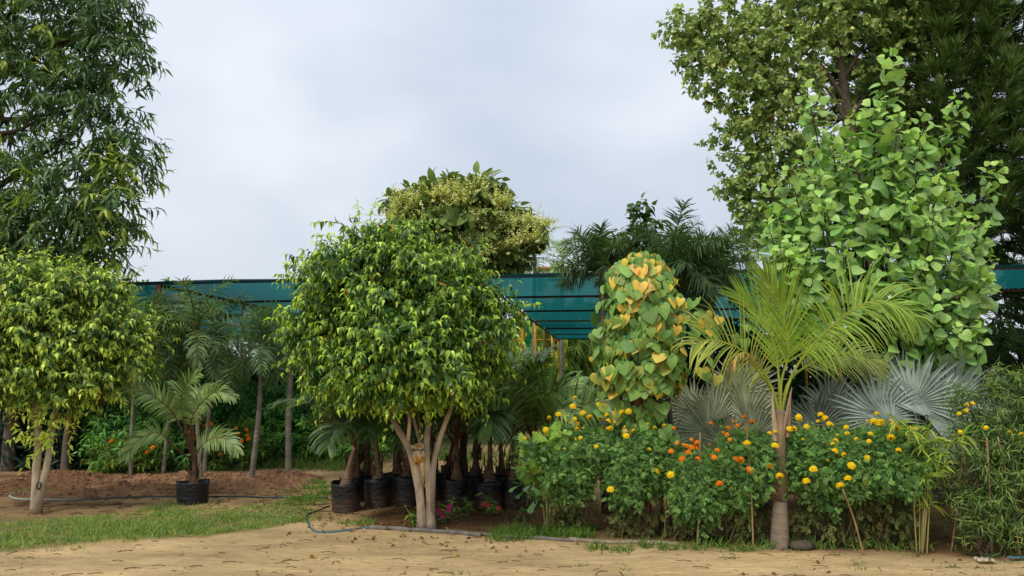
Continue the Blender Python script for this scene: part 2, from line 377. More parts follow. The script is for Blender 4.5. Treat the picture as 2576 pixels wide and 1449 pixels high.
w = sstep(.1, .5, (Y - e)) * sstep(.9, 1.7, X + nz2) * (1 - sstep(9.2, 10.5, Y + nz2)); c = blend(c, dark, w * .85)
w = sstep(.02, .2, (Y - e) + nz2 * .1) * (1 - sstep(9.0, 9.6, Y + nz2 * .8)) * sstep(-1.9, -2.4, X); c = blend(c, grassy, w * .8)
w = (sstep(-4.1, -6, X) * sstep(8.8, 9.6, Y) * .5 + sstep(.05, .2, nz2) * sstep(9.5, 10, Y) * .5) * (1 - sstep(13, 15, Y)); c = blend(c, brown, np.clip(w, 0, 1))
w = sstep(-.05, .2, fbm(X * .35 + 9, Y * .35, 3) + .25 * sstep(16, 26, Y)); c = blend(c, s(92, 108, 52, .6), w * sstep(14, 19, Y))
c = blend(c, s(80, 96, 48, .6), sstep(-2.0, -3.2, X) * sstep(14.0, 15, Y))
c = c * (1 + fbm(X * 1.2, Y * 4.5, 4)[..., None] * .6 + fbm(X * .5 + 5, Y * 1.6, 3)[..., None] * .35)
ni, nj = X.shape; idx = np.arange(ni * nj).reshape(ni, nj)
q = np.stack([idx[:-1, :-1], idx[1:, :-1], idx[1:, 1:], idx[:-1, 1:]], -1).reshape(-1, 4)
g = MB(); g.add(np.stack([X, Y, Z], -1).reshape(-1, 3), [q], np.clip(c.reshape(-1, 3), .01, .8))
GR = mat_attr('sandy_ground', .95, .08, var=.2, vscale=2.4, bump=.9, bscale=9, stretch=(.8, 2.4, 1))
t_ = GR.node_tree
# short darker scratches, crumbs and drag marks running along the track
def speck(scale, th, col, stretch, amt):
    bs = t_.nodes['Principled BSDF']; old = bs.inputs['Base Color'].links[0].from_socket
    tc = t_.nodes.new('ShaderNodeTexCoord'); mp = t_.nodes.new('ShaderNodeMapping'); mp.inputs['Scale'].default_value = stretch
    n = t_.nodes.new('ShaderNodeTexNoise'); n.inputs['Scale'].default_value = scale; n.inputs['Detail'].default_value = 4; n.inputs['Roughness'].default_value = .65
    r = t_.nodes.new('ShaderNodeMapRange'); r.inputs['From Min'].default_value = th; r.inputs['From Max'].default_value = th + .06; r.inputs['To Max'].default_value = amt
    mx = t_.nodes.new('ShaderNodeMixRGB'); mx.blend_type = 'MULTIPLY'; mx.inputs[2].default_value = (*col, 1)
    L = t_.links.new; L(tc.outputs['Object'], mp.inputs[0]); L(mp.outputs[0], n.inputs[0]); L(n.outputs[0], r.inputs[0]); L(r.outputs[0], mx.inputs[0]); L(old, mx.inputs[1]); L(mx.outputs[0], bs.inputs['Base Color'])
speck(5, .6, (.66, .56, .46), (.6, 4.5, 1), .9); speck(14, .58, (.5, .4, .3), (.7, 3.2, 1), .9); speck(45, .66, (.5, .42, .34), (1, 1.6, 1), .6)
tag(g.build('ground', GR, smooth=True), kind='structure')

# heap of dug earth along the palms
x = np.linspace(-8.2, -2.9, 330); y = np.linspace(10.2, 13.4, 170); X, Y = np.meshgrid(x, y, indexing='ij')
cy = 11.9 + .15 * np.sin(X * 1.3); prof = np.clip(1 - ((Y - cy) / 1.25) ** 2, 0, 1) ** .8
endf = sstep(-2.95, -3.9, X + .3 * fbm(X, Y * 2, 2)) * sstep(-8.2, -7.6, X)
hh = prof * (.08 + .34 * fbm(X * 1.1, Y * .9, 3)) * endf
clod = np.abs(fbm(X * 5, Y * 5, 4)); clod2 = np.abs(fbm(X * 13, Y * 13, 3))
hh = hh + sstep(0, .3, prof * endf) * (.22 * clod + .13 * clod2) - .03 + hgt(X, Y) - .03 * (1 - sstep(0, .1, prof * endf))
cc = s(152, 114, 84, .8)[None, None] * (1 + 1.3 * fbm(X * 4, Y * 4, 4)[..., None])
cc = blend(cc, s(104, 74, 54, .8), sstep(-6.0, -7.2, X + fbm(X, Y, 2)) * .8)
ni, nj = X.shape; idx = np.arange(ni * nj).reshape(ni, nj); q = np.stack([idx[:-1, :-1], idx[1:, :-1], idx[1:, 1:], idx[:-1, 1:]], -1).reshape(-1, 4)
g = MB(); g.add(np.stack([X, Y, hh], -1).reshape(-1, 3), [q], np.clip(cc.reshape(-1, 3), .01, .6))
# loose clods lying on the heap
def clods(mb, n, fx, r, col):
    for i in range(n):
        p = fx(); rr = r * (.5 + rng.random() * 1.2)
        v = nz(np.array([[x, y, z] for x in (-1, 0, 1) for y in (-1, 0, 1) for z in (-1, 0, 1) if (x, y, z) != (0, 0, 0)], float)) * rr * (1 + (rng.random((26, 1)) - .5) * .6) * [1.2, 1, .7]
        mb.add(v + p, [CLF], np.asarray(col) * (.7 + .6 * rng.random()))
cube = [(x, y, z) for x in (-1, 0, 1) for y in (-1, 0, 1) for z in (-1, 0, 1) if (x, y, z) != (0, 0, 0)]; ci = {k: i for i, k in enumerate(cube)}
CLF = []
for ax in range(3):
    for sg in (-1, 1):
        o = [k for k in range(3) if k != ax]
        for a in (-1, 0):
            for b in (-1, 0):
                def kk(u, v): r_ = [0, 0, 0]; r_[ax] = sg; r_[o[0]] = u; r_[o[1]] = v; return ci[tuple(r_)]
                f_ = [kk(a, b), kk(a + 1, b), kk(a + 1, b + 1), kk(a, b + 1)]; CLF.append(f_ if (sg > 0) ^ (ax == 1) else f_[::-1])
CLF = np.array(CLF)
def onheap():
    i = rng.integers(4, ni - 4); j = rng.integers(2, nj - 20); return np.array([X[i, j], Y[i, j], hh[i, j] + .005])
clods(g, 1500, onheap, .013, s(156, 118, 88, .8))
tag(g.build('dirt_mound', SOIL), 'long heap of loose red brown dug earth behind the grass', kind='structure')

# ================================================================ FAR BACKGROUND
wl = MB(); wl.box((0, 58, 2.2), (120, .3, 4.4), s(225, 228, 235, .8))
tag(wl.build('boundary_wall', WALL), 'long pale boundary wall glimpsed through the plants far behind the nursery', 'wall')
b_ = thing('distant_building', at(760, 960, 52) * [1, 1, 0], 'pale blue grey building seen between the posts behind the big ficus', 'building')
mb = MB(); p0 = at(775, 960, 52); mb.box((p0[0], 52, 3.0), (5.2, 5, 6.0), s(165, 190, 220, .8)); mb.build('wall', WALL, b_)
mb = MB(); mb.box((p0[0], 52, 6.12), (5.6, 5.4, .24), s(190, 195, 200, .7)); mb.build('roof', WALL, b_)
for k in (-1.4, 1.4):
    mb = MB(); mb.box((p0[0] + k, 49.46, 3.9), (1.1, .08, 1.3), s(60, 80, 95, .6)); w_ = mb.build('window', PLASTIC, b_)
b_ = thing('distant_house', at(1390, 900, 75) * [1, 1, 0], 'cream house top just showing beside the flowering tree', 'building')
mb = MB(); p0 = at(1385, 690, 75); mb.box((p0[0], 75, p0[2] / 2), (2.4, 6, p0[2]), s(225, 205, 190, .8)); mb.build('wall', WALL, b_)
mb = MB(); mb.box((p0[0], 75, p0[2] + .15), (3.0, 6.4, .3), s(190, 120, 95, .7)); mb.build('roof', WALL, b_)
# iron railing seen through the gap beside the vine
rl = thing('iron_railing', (3.2, 40, 0), 'thin dark iron railing far off in the gap left of the vine', 'railing')
mb = MB()
for k in range(60): mb.tube([(1.0 + k * .16, 40, 1.0), (1.0 + k * .16, 40, 3.3)], .014, 4, s(50, 55, 55, .6))
mb.build('railing_bars', PAINT, rl); mb = MB(); mb.box((5.8, 40, 3.0), (9.8, .04, .05), s(50, 55, 55, .6)); mb.box((5.8, 40, 1.2), (9.8, .04, .05), s(50, 55, 55, .6)); mb.build('rail', PAINT, rl)

def bgtree(name, px, ptop, Y, rpx, label, old, young, n=260, nl=12, ll=.3, group='trees in the far background', T=T_LAN, base=960, low=.0, lw=.35):
    o_ = gz(at(px, 960, Y)); t = thing(name, o_, label, 'tree', group)
    top = at(px, ptop, Y)[2]; c0 = at(px, ptop, Y); mb = MB()
    mb.tube([o_ - [0, 0, .1], (o_ + [0, 0, top * .35]), (o_ + [.1, 0, top * .75])], [.14, .11, .05], 7, s(100, 85, 65, .6)); st = o_ + [0, 0, top * .4]
    r_ = m_px(rpx, Y)
    limbs(mb, st, [st + np.array([rng.normal() * r_ * .6, rng.normal() * r_ * .5, top * .35]) for _ in range(6)], .06, s(95, 80, 60, .6), 5); mb.build('trunk', BARK, t)
    pyc = lambda z: None
    hpx = (top - low) / Y * FPX; bl = []
    for k in range(6):
        a = rng.random() * 6.28; f = rng.random()
        bl.append((px + math.cos(a) * rpx * .5, ptop + hpx * (.25 + .5 * f), Y + rng.normal() * r_ * .3, rpx * (.45 + .25 * rng.random()), hpx * .25, r_ * .5))
    bl.append((px, ptop + hpx * .45, Y, rpx * .7, hpx * .42, r_ * .6))
    P, D = blobpts(bl, n, .4, .2, .3); mb = MB()
    shoots(mb, P, nz(D + UP * .2), .5, nl, ll, lw, T, old, young, spread=.7, hang=.25, droop=.2)
    mb.build('crown', LEAF, t); return t
dk = s(50, 72, 38, .6); dk2 = s(34, 54, 32, .6); md = s(80, 112, 48, .7); lt = s(140, 160, 60, .75)
spec = [(60, 780, 30, 180, 0), (250, 800, 27, 150, 1), (385, 690, 34, 60, 2), (430, 890, 26, 90, 0), (550, 885, 30, 90, 2), (640, 905, 27, 70, 1), (735, 900, 33, 50, 2), (860, 860, 30, 110, 0),
        (1010, 830, 30, 130, 1), (1180, 840, 32, 110, 0), (1720, 830, 24, 130, 0), (1850, 800, 22, 120, 1), (2010, 790, 26, 120, 0), (2130, 850, 24, 90, 1), (2350, 790, 26, 110, 0), (2570, 740, 24, 150, 1), (-180, 760, 28, 160, 1), (2800, 760, 30, 160, 0)]
wh = ['behind the far left ficus', 'behind the left ficus', 'with its top poking just over the shade net', 'behind the thin leaning palm trunks', 'lit brighter in the gap under the shade net', 'beneath the net left of the pale palm', 'beside the yellow posts left of the big ficus',
      'behind the left flank of the big ficus', 'behind the middle of the big ficus', 'behind the right flank of the big ficus', 'right of the vine column', 'behind the left fronds of the bright palm', 'behind the crown of the bright palm', 'between bright palm and silver fans', 'above the silver fan leaves', 'at the right edge beneath the conifers', 'beyond the left frame edge', 'beyond the right frame edge']
for (px, pt, Y, rp, k), w_ in zip(spec, wh):
    bgtree('background_tree', px, pt, Y, rp, ['dark leafy', 'dense deep green', 'lighter yellow green'][k] + ' background tree ' + w_, [dk, dk2, md][k], [md, dk, lt][k])

# far belt closing the view to the horizon
mb = MB(); n = 2600
px_ = rng.uniform(-80, 80, n); P = np.stack([px_, rng.uniform(66, 76, n), rng.random(n) ** .7 * (3.4 + 1.2 * np.sin(px_ * .3) + .8 * np.sin(px_ * .9)) + .3], 1)
shoots(mb, P, nz(rng.normal(size=(n, 3)) + [0, -1, .5]), 1.2, 8, .8, .5, T_OV, dk2, md, hang=.2)
tag(mb.build('distant_woodland', MATTE), 'dark belt of distant woodland behind the boundary wall', 'woodland', kind='stuff')

# ---- tree with big leaves and cream flower panicles behind the ficus
Y = 24.
t = thing('flowering_tree', gz(at(1190, 960, Y)), 'large leaved tree with creamy yellow flower sprays rising behind the big ficus', 'tree')
mb = MB(); o_ = gz(at(1190, 960, Y)); top = at(1190, 640, Y)
mb.tube([o_ - [0, 0, .1], (o_ + top) / 2, top], [.2, .16, .1], 8, s(110, 95, 75, .6))
limbs(mb, top - [0, 0, .6], [at(x, y, Y + rng.normal() * .5) for x, y in ((1060, 560), (1120, 500), (1200, 490), (1260, 540), (1320, 570), (1180, 560), (1230, 500), (1000, 540))], .08, s(110, 95, 75, .6)); mb.build('trunk', BARK, t)
bl = [(1040, 530, Y, 52, 40, .8), (1110, 505, Y, 60, 40, .9), (1205, 500, Y - .2, 66, 42, 1.), (1130, 570, Y - .5, 90, 50, 1.2), (1230, 580, Y - .3, 85, 60, 1.1), (1300, 590, Y, 52, 36, .8), (1180, 625, Y, 90, 45, 1.), (1260, 640, Y, 55, 32, .7)]
P, D = blobpts(bl, 560, .45, .18, .5); mb = MB()
shoots(mb, P, nz(D + UP * .3), .35, 6, .42, .62, T_BIG, s(78, 100, 50, .62), s(122, 140, 66, .7), spread=.75, hang=.45, droop=.1, up=.5, twig=.01)
mb.build('crown', MATTE, t)
fl = [(1000, 520), (1010, 500), (990, 545), (1050, 500), (1095, 490), (1110, 478), (1130, 500), (1070, 530), (1165, 500), (1205, 462), (1140, 474), (1250, 500), (1240, 545), (1265, 500), (1200, 550), (1230, 580), (1180, 610), (1290, 560), (1330, 545), (1360, 555), (1310, 600), (1345, 590), (1280, 610), (1250, 620), (1100, 560), (1060, 560), (1170, 640), (1210, 635), (1150, 650), (1125, 635)]
for (fx, fy) in fl:
    mb = MB(); c = at(fx, fy, Y - 1.35 - rng.random() * .3); n = 26
    d = nz(rng.normal(size=(n, 3)) * [1, 1, .8] + [0, 0, 1.4]); L = rng.uniform(.3, .75, n)
    shoots(mb, c - [0, 0, .25] + rng.normal(size=(n, 3)) * .06, d, L, 12, .058, .8, T_CUP, s(190, 198, 120, .66), s(226, 228, 160, .82), spread=.9, hang=0, droop=0, twig=.006, twigcol=s(160, 165, 100, .6), t0=.35)
    mb.build('flower_spray', PETAL, t)

# ---- feathery palms seen over the net
def crownpalm(name, px, pbase, pcrown, Y, nf, L, ll, label, old, young, group, el=(80, -10), bend=1.5, trunk_r=.07, tcol=s(150, 142, 125, .7), lw=.025, nl=34, plume=.3, pxtop=None, lean=None, base=None, droopy=.5, shaft=True, seg=2):
    o_ = gz(gp(px, pbase)) if base is None else np.array(base, float)
    Yb = o_[1]; c = at(px if pxtop is None else pxtop, pcrown, Yb + .0)
    t = thing(name, o_, label, 'palm', group); mb = MB()
    k = 26; pts = spline([o_ - [0, 0, .1], (o_ * .5 + c * .5) + [rng.normal() * .04, 0, 0], c], k); u = np.linspace(0, 1, k)
    rr = trunk_r * (1.35 - .55 * u) * (1 + .05 * np.sin(np.arange(k) * 2.1)); cc = np.asarray(tcol)[None] * (1 + .18 * np.sin(np.arange(k) * 2.1))[:, None]
    mb.tube(pts, rr, 9, cc); mb.build('trunk', PALMT, t, True)
    if shaft:
        mb = MB(); mb.tube(spline([c - [0, 0, .25], c, c + [0, 0, .3]], 6), [trunk_r * .8, trunk_r * 1.05, trunk_r, trunk_r * .8, trunk_r * .55, trunk_r * .3], 8, s(110, 128, 80, .65)); mb.build('crownshaft', STEM, t, True)
    for i in range(nf):
        f = i / max(nf - 1, 1); az = i * 2.4 + rng.normal() * .2; e_ = R(el[0] + (el[1] - el[0]) * f + rng.normal() * 6)
        pth = autopath(c + [0, 0, .12], az, e_, L * (1 + rng.normal() * .1), bend * (.7 + .5 * f))
        frond(t, pth, nl, ll, lw, old=old, young=young, ang=(70, 35), plume=plume, droop=droopy, start=.12, seg=seg, rcol=s(120, 135, 70, .6), r0=.014)
    return t
G2 = 'feathery palms showing over the net'
dg, lg = s(72, 92, 64, .62), s(118, 140, 88, .75)
for a in ((1345, 655, 30, 12, 1.9, .5, 'light green feathery palm right of the flowering tree'), (1415, 665, 34, 9, 1.8, .5, 'small drooping palm top at the right of the light green one'), (1880, 640, 26, 10, 1.3, .4, 'pale thin palm top between dark palms and the poplar shrub')):
    px, pc, Y, nf, L, ll, lab = a
    crownpalm('feathery_palm', px, 960, pc, Y, nf, L, ll, lab, s(100, 125, 70, .7), s(150, 170, 95, .8), G2, base=gz(at(px, 960, Y)), trunk_r=.09, lw=.045, nl=26, plume=.15)

# ================================================================ SHADE NET HOUSE
psi = R(7.7); AX = np.array([math.cos(psi), -math.sin(psi), 0]); BX = np.array([math.sin(psi), math.cos(psi), 0]); O = np.array([0, 13.1, 0]); NH = 3.5; BAY = 3.3
def sp(a, b, z): return O + AX * a + BX * b + UP * z
sh = thing('shade_house', O, 'dark teal shade net stretched over yellow steel posts and purlins across the yard', 'shade net')
NET = mat_attr('shade_net_cloth', .8, .15, .62, tint=(1, 1.05, 1.05), var=.18, vscale=1.5, bump=.3, bscale=40, stretch=(1, 6, 1))
nn_ = NET.node_tree; _o = nn_.nodes['Material Output']; _l = _o.inputs[0].links[0].from_socket; _t = nn_.nodes.new('ShaderNodeBsdfTransparent'); _t.inputs[0].default_value = (.45, .8, .8, 1)
_m = nn_.nodes.new('ShaderNodeMixShader'); _m.inputs[0].default_value = .07; nn_.links.new(_l, _m.inputs[1]); nn_.links.new(_t.outputs[0], _m.inputs[2]); nn_.links.new(_m.outputs[0], _o.inputs[0])
def net(a0, a1, nb=6):
    mb = MB(); na, nbb = 50, nb * 12 + 1; A, B = np.meshgrid(np.linspace(a0, a1, na), np.linspace(0, nb * BAY, nbb), indexing='ij')
    fr = (B / BAY) % 1.0; sag = .06 * 4 * fr * (1 - fr) * (1 + .3 * np.sin(A * .9)) + .01 * np.sin(A * 5 + B * 3)
    p = O + AX * A[..., None] + BX * B[..., None] + UP * (NH - .0 - sag)[..., None]
    idx = np.arange(na * nbb).reshape(na, nbb); q = np.stack([idx[:-1, :-1], idx[1:, :-1], idx[1:, 1:], idx[:-1, 1:]], -1).reshape(-1, 4)
    # folded hem hanging at the front edge
    mb.add(p.reshape(-1, 3), [q], s(20, 104, 106, .8))
    h = np.stack([sp(a, -.06, NH + .008 * math.sin(a * 2)) for a in np.linspace(a0, a1, 60)] + [sp(a, -.07, NH - .05 - .01 * abs(math.sin(a * 1.3))) for a in np.linspace(a0, a1, 60)])
    mb.add(h, [np.array([(i, i + 1, i + 61, i + 60) for i in range(59)])], s(16, 70, 76, .7))
    o = mb.build('net', NET, sh, True); o['label'] = 'teal shade netting sagging between the purlins'
net(-17.5, -3.0); net(-.6, 7.6); net(7.65, 17, 1)
YEL = s(214, 160, 48, .85); RUS = s(112, 66, 42, .7); BLK = s(32, 30, 36, .8)
for k in range(7):
    cl = [RUS, s(80, 62, 40, .7), s(52, 44, 40, .7), s(150, 115, 60, .7), s(52, 44, 40, .7), s(120, 90, 50, .7), s(60, 46, 36, .7)][k]
    for a0, a1 in ((-17.5, -3.0), (-.6, 17 if k < 2 else 7.6)):
        mb = MB(); mb.tube([sp(a0, k * BAY, NH - .03), sp((a0 + a1) / 2, k * BAY, NH - .05), sp(a1, k * BAY, NH - .03)], .028, 6, cl); mb.build('purlin', PAINT, sh)
mb = MB(); mb.tube([sp(-3.0, 0, NH + .0), sp(-.6, 0, NH + .0)], .03, 6, RUS); mb.build('purlin', PAINT, sh)
mb = MB(); mb.tube([sp(-3.0, 6 * BAY, NH - .06), sp(-.6, 6 * BAY, NH - .06)], .035, 6, YEL); mb.build('purlin', PAINT, sh)
for a in (-12.9, -6.8, -3.0, -.6, 7.4, 13.5):
    nk = 1 if a == 13.5 else 6
    mb = MB(); mb.tube([sp(a, 0, NH - .08), sp(a, nk * BAY, NH - .08)], .03, 6, s(56, 40, 36, .8)); mb.build('rafter', PAINT, sh)
    for k in range(nk + 1):
        if a in (-.6, -3.0) and k < (2 if a == -.6 else 1): continue
        zs = [-.05, .9, 1.35, 1.4, 2.6, 3.0, NH - .06]; q = [sp(a, k * BAY, z) for z in zs]; low = BLK if a < -1 else s(120, 80, 40, .7)
        top = s(170, 80, 55, .7) if k == 0 else YEL
        cols = np.array([low, low, low, YEL * .8, YEL, top, top]); mb = MB(); mb.tube(q, .056 if a == -.6 else .042, 8, cols); mb.build('post', PAINT, sh)
for (px, Yq) in ((725, 21.5), (700, 25), (495, 20.5), (545, 23), (505, 27), (628, 24)):
    c = at(px, 900, Yq); mb = MB(); zs = [-.05, 1.3, 1.4, NH - .06]; mb.tube([(c[0], c[1], z) for z in zs], .035, 7, np.array([BLK, BLK, YEL * .7, YEL])); mb.build('post', PAINT, sh)
# strip of torn netting hanging at the edge
mb = MB(); c0 = sp(-.6, BAY * 2.4, NH - .1); pts = np.array([c0 + [.05 * math.sin(i * 1.7), 0, -i * .11] for i in range(9)]); wv = np.array([.05 + .05 * math.sin(i * 2.3) ** 2 for i in range(9)])
mb.add(np.concatenate([pts - np.outer(wv, [1, 0, 0]), pts + np.outer(wv, [1, .4, 0])]), [np.array([(i, i + 1, i + 10, i + 9) for i in range(8)])], s(10, 150, 110, .8)); mb.build('net_strip', NET, sh)

# ================================================================ TALL DARK TREE, UPPER LEFT
Y = 14.
t = thing('tall_tree', gz(at(20, 960, Y)), 'tall dark tree with long drooping leaves filling the upper left', 'tree')
o_ = gz(at(20, 960, Y + .2)); mb = MB(); BR = s(74, 62, 50, .6)
mb.tube(spline([o_ - [0, 0, .1], at(15, 800, Y), at(-10, 600, Y), at(-30, 350, Y), at(-40, 100, Y), at(-40, -250, Y)], 14), np.linspace(.26, .06, 14), 10, BR)
for b in ([(-20, 480, 14), (60, 425, 13.8), (130, 370, 13.5), (200, 320, 13.4)], [(-25, 300, 14), (60, 300, 13.8), (160, 280, 13.6), (250, 270, 13.4)], [(-20, 640, 14), (80, 600, 13.6), (130, 500, 13.3), (200, 470, 13.0)],
          [(-30, 200, 14), (60, 165, 13.7), (150, 110, 13.4), (260, 80, 13.4)], [(-30, 340, 14), (40, 330, 13.5), (90, 305, 13.2)], [(-20, 560, 14), (120, 540, 13.5), (240, 520, 13.2), (300, 450, 13.2)],
          [(-30, 60, 14), (80, 10, 14), (220, -60, 13.6)], [(-30, 450, 14), (-200, 380, 14.2), (-330, 250, 14)], [(-35, 250, 14), (-220, 150, 14.2), (-330, 40, 14)], [(-20, 620, 14), (-200, 560, 14), (-350, 520, 14)]):
    mb.tube(pxpath(b, 9), np.linspace(.065, .015, 9), 6, BR)
mb.build('trunk', BARK, t, True)
bl = [(60, 30, 14, 120, 80, 1.1), (200, 30, 13.7, 100, 60, .9), (290, 70, 13.5, 60, 50, .6), (310, 150, 13.4, 50, 30, .5), (170, 140, 13.6, 140, 55, .9), (60, 190, 14, 130, 60, 1.), (250, 230, 13.4, 80, 45, .6), (150, 250, 13.6, 120, 40, .8),
      (270, 320, 13.4, 70, 35, .6), (180, 380, 13.5, 80, 30, .7), (300, 380, 13.3, 50, 30, .5), (330, 430, 13.2, 48, 30, .4), (60, 470, 13.8, 120, 60, .9), (200, 470, 13.3, 110, 65, .8), (290, 520, 13.2, 60, 60, .6), (120, 580, 13.4, 150, 60, 1.), (250, 600, 13.3, 70, 60, .7), (60, 640, 13.8, 150, 60, 1.), (200, 660, 13.6, 80, 40, .7), (20, 350, 14.3, 60, 60, .6), (345, 155, 13.3, 34, 18, .3), (352, 410, 13.2, 34, 22, .3), (300, 15, 13.5, 50, 40, .5), (325, 330, 13.2, 34, 16, .3),
      (-200, 100, 14.3, 170, 130, 1.3), (-220, 350, 14.3, 170, 130, 1.3), (-200, 580, 14.2, 170, 110, 1.3), (60, -120, 14, 260, 90, 1.4), (-100, -260, 14, 200, 100, 1.3)]
P, D = blobpts(bl, 2900, .1, .35, .6); mb = MB()
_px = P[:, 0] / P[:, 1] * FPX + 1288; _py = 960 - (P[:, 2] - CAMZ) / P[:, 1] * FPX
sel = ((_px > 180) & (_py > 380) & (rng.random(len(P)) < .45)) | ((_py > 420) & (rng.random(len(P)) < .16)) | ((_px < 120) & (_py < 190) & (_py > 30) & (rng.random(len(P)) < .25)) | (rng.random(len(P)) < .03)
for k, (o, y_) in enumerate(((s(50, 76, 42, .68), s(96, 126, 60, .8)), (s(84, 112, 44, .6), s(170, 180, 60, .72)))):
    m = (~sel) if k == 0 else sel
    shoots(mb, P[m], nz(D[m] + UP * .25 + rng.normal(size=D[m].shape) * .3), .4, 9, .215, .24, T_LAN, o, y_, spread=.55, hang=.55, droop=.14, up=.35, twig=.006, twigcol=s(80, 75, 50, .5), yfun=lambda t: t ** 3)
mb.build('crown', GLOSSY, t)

# ================================================================ RIGHT: OLD TREE, CONIFERS
Y = 17.
t = thing('old_tree', gz(at(2180, 960, Y)), 'big old tree with small dull leaves and open branches leaning left at upper right', 'tree')
mb = MB(); BR2 = s(132, 116, 100, .65)
mb.tube(spline([gz(at(2180, 960, Y)) - [0, 0, .1], at(2170, 700, Y), at(2160, 470, Y), at(2135, 300, Y), at(2120, 200, Y), at(2110, 130, Y), at(2080, -60, Y)], 16), np.linspace(.2, .04, 16), 10, BR2)
for b in ([(2160, 450, 17), (2130, 400, 16.6), (2090, 360, 16.4), (2040, 330, 16.4)], [(2145, 360, 17), (2100, 250, 16.8), (2040, 190, 16.6), (1940, 150, 16.6)], [(2150, 430, 17), (2060, 420, 16.8), (1960, 380, 16.8), (1860, 350, 16.8)],
          [(2130, 260, 17), (2040, 140, 17), (1900, 110, 16.8), (1740, 70, 16.6)], [(2160, 520, 17), (2050, 530, 16.8), (1930, 500, 16.8), (1850, 440, 16.8)], [(2110, 150, 17), (2060, 60, 17), (1960, -20, 17)],
          [(2140, 300, 17), (2200, 200, 17), (2260, 120, 17)], [(2120, 200, 17), (2180, 100, 17), (2230, 0, 17)], [(2050, 190, 16.8), (1950, 230, 16.6), (1850, 210, 16.6)]):
    mb.tube(pxpath(b, 10), np.linspace(.06, .012, 10), 6, BR2)
mb.build('trunk', BARK, t, True)
bl = [(2000, 20, 17, 170, 60, 1.2), (2120, 50, 17, 120, 70, 1.1), (1850, 80, 16.8, 110, 60, .9), (1760, 90, 16.7, 70, 40, .6), (1700, 62, 16.6, 45, 22, .3), (1770, 160, 16.7, 60, 40, .5), (1870, 170, 16.7, 100, 60, .9), (1990, 150, 16.8, 120, 80, 1.), (1790, 230, 16.7, 50, 30, .4), (1900, 260, 16.8, 90, 50, .8),
      (2000, 270, 16.9, 100, 60, .9), (1890, 345, 16.8, 75, 35, .5), (1830, 350, 16.7, 42, 22, .3), (1960, 380, 16.9, 90, 60, .8), (1870, 430, 16.8, 62, 38, .5), (1850, 490, 16.8, 45, 30, .4), (1930, 500, 16.9, 70, 50, .6), (1900, 570, 16.9, 50, 40, .5), (1990, 560, 17.2, 90, 90, .8), (2070, 450, 17.3, 90, 120, .9), (2190, 200, 17.6, 80, 110, .9), (2070, -90, 17, 250, 70, 1.3), (2260, 60, 17.5, 80, 90, .8), (2220, 380, 17.8, 90, 120, .9)]
P, D = blobpts(bl, 2700, .1, .42, .6); mb = MB()
shoots(mb, P, nz(D + UP * .3 + rng.normal(size=D.shape) * .5), (.34), 9, .11, .95, T_CUP, s(98, 120, 66, .82), s(156, 168, 94, .98), spread=.8, hang=.25, droop=.1, up=.4, twig=.006, twigcol=s(110, 95, 75, .6), nr=.7, special=(.012, s(140, 85, 50, .7)))
mb.build('crown', MATTE, t)

def conifer(px, Y, top, label, old, young, widths, n=800):
    o_ = gz(at(px, 960, Y)); t = thing('conifer', o_, label, 'tree', 'dark conifers at the right'); mb = MB()
    tp = at(px, top, Y); mb.tube([o_ - [0, 0, .1], (o_ + tp) / 2, tp], [.2, .14, .03], 9, s(96, 72, 54, .6)); H = tp[2]
    lv = np.linspace(.3 if px < 2450 else .08, .98, 34); B = []; D_ = []
    for i, l in enumerate(lv):
        z = H * l; wd = np.interp(l, [0, .5, 1], widths); nbr = 9
        for k in range(nbr):
            a = k * 6.283 / nbr + i * .7 + rng.normal() * .12; L = wd * (.85 + .3 * rng.random()); st = np.array([tp[0], tp[1], z])
            dr = np.array([math.cos(a), math.sin(a), .12 + rng.normal() * .08]); e1 = st + dr * L; mid = st + dr * L * .5 + UP * -.05
            pth = spline([st, mid, e1 + UP * .14 * L], 7); mb.tube(pth, np.linspace(.022, .006, 7), 4, s(90, 66, 48, .6))
            for q in range(2, 7):
                if dr[1] > .5 and rng.random() < .4: continue
                for w_ in range(2 if q < 6 else 4):
                    B.append(pth[q] + rng.normal(size=3) * .05); D_.append(nz(dr * .8 + rng.normal(size=3) * .55 + UP * .2))
    mb.build('trunk', BARK, t)
    B = np.array(B); D_ = np.array(D_); mb = MB()
    # every branchlet: a brush of upcurved cords
    for k in range(32):
        d = nz(D_ + rng.normal(size=D_.shape) * .28); p = B + D_ * (rng.random((len(B), 1)) * .3)
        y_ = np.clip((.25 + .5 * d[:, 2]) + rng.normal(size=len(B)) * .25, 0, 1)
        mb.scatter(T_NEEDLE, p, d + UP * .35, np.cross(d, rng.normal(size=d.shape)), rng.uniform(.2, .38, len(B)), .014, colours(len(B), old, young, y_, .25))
    mb.build('crown', MATTE, t); return t
conifer(2310, 17.6, -420, 'dark conifer with upcurved brush like twigs behind the poplar shrub', s(58, 84, 42, .6), s(112, 136, 58, .7), [2.0, 2.0, 1.2])
conifer(2590, 18, -420, 'darker conifer cut by the right edge of the photo', s(44, 70, 40, .6), s(88, 116, 54, .7), [2.5, 2.5, 1.5])
conifer(2830, 19, -520, 'tall conifer just beyond the right edge of the photo', s(32, 54, 32, .6), s(60, 90, 48, .65), [2.6, 2.4, 1.5])

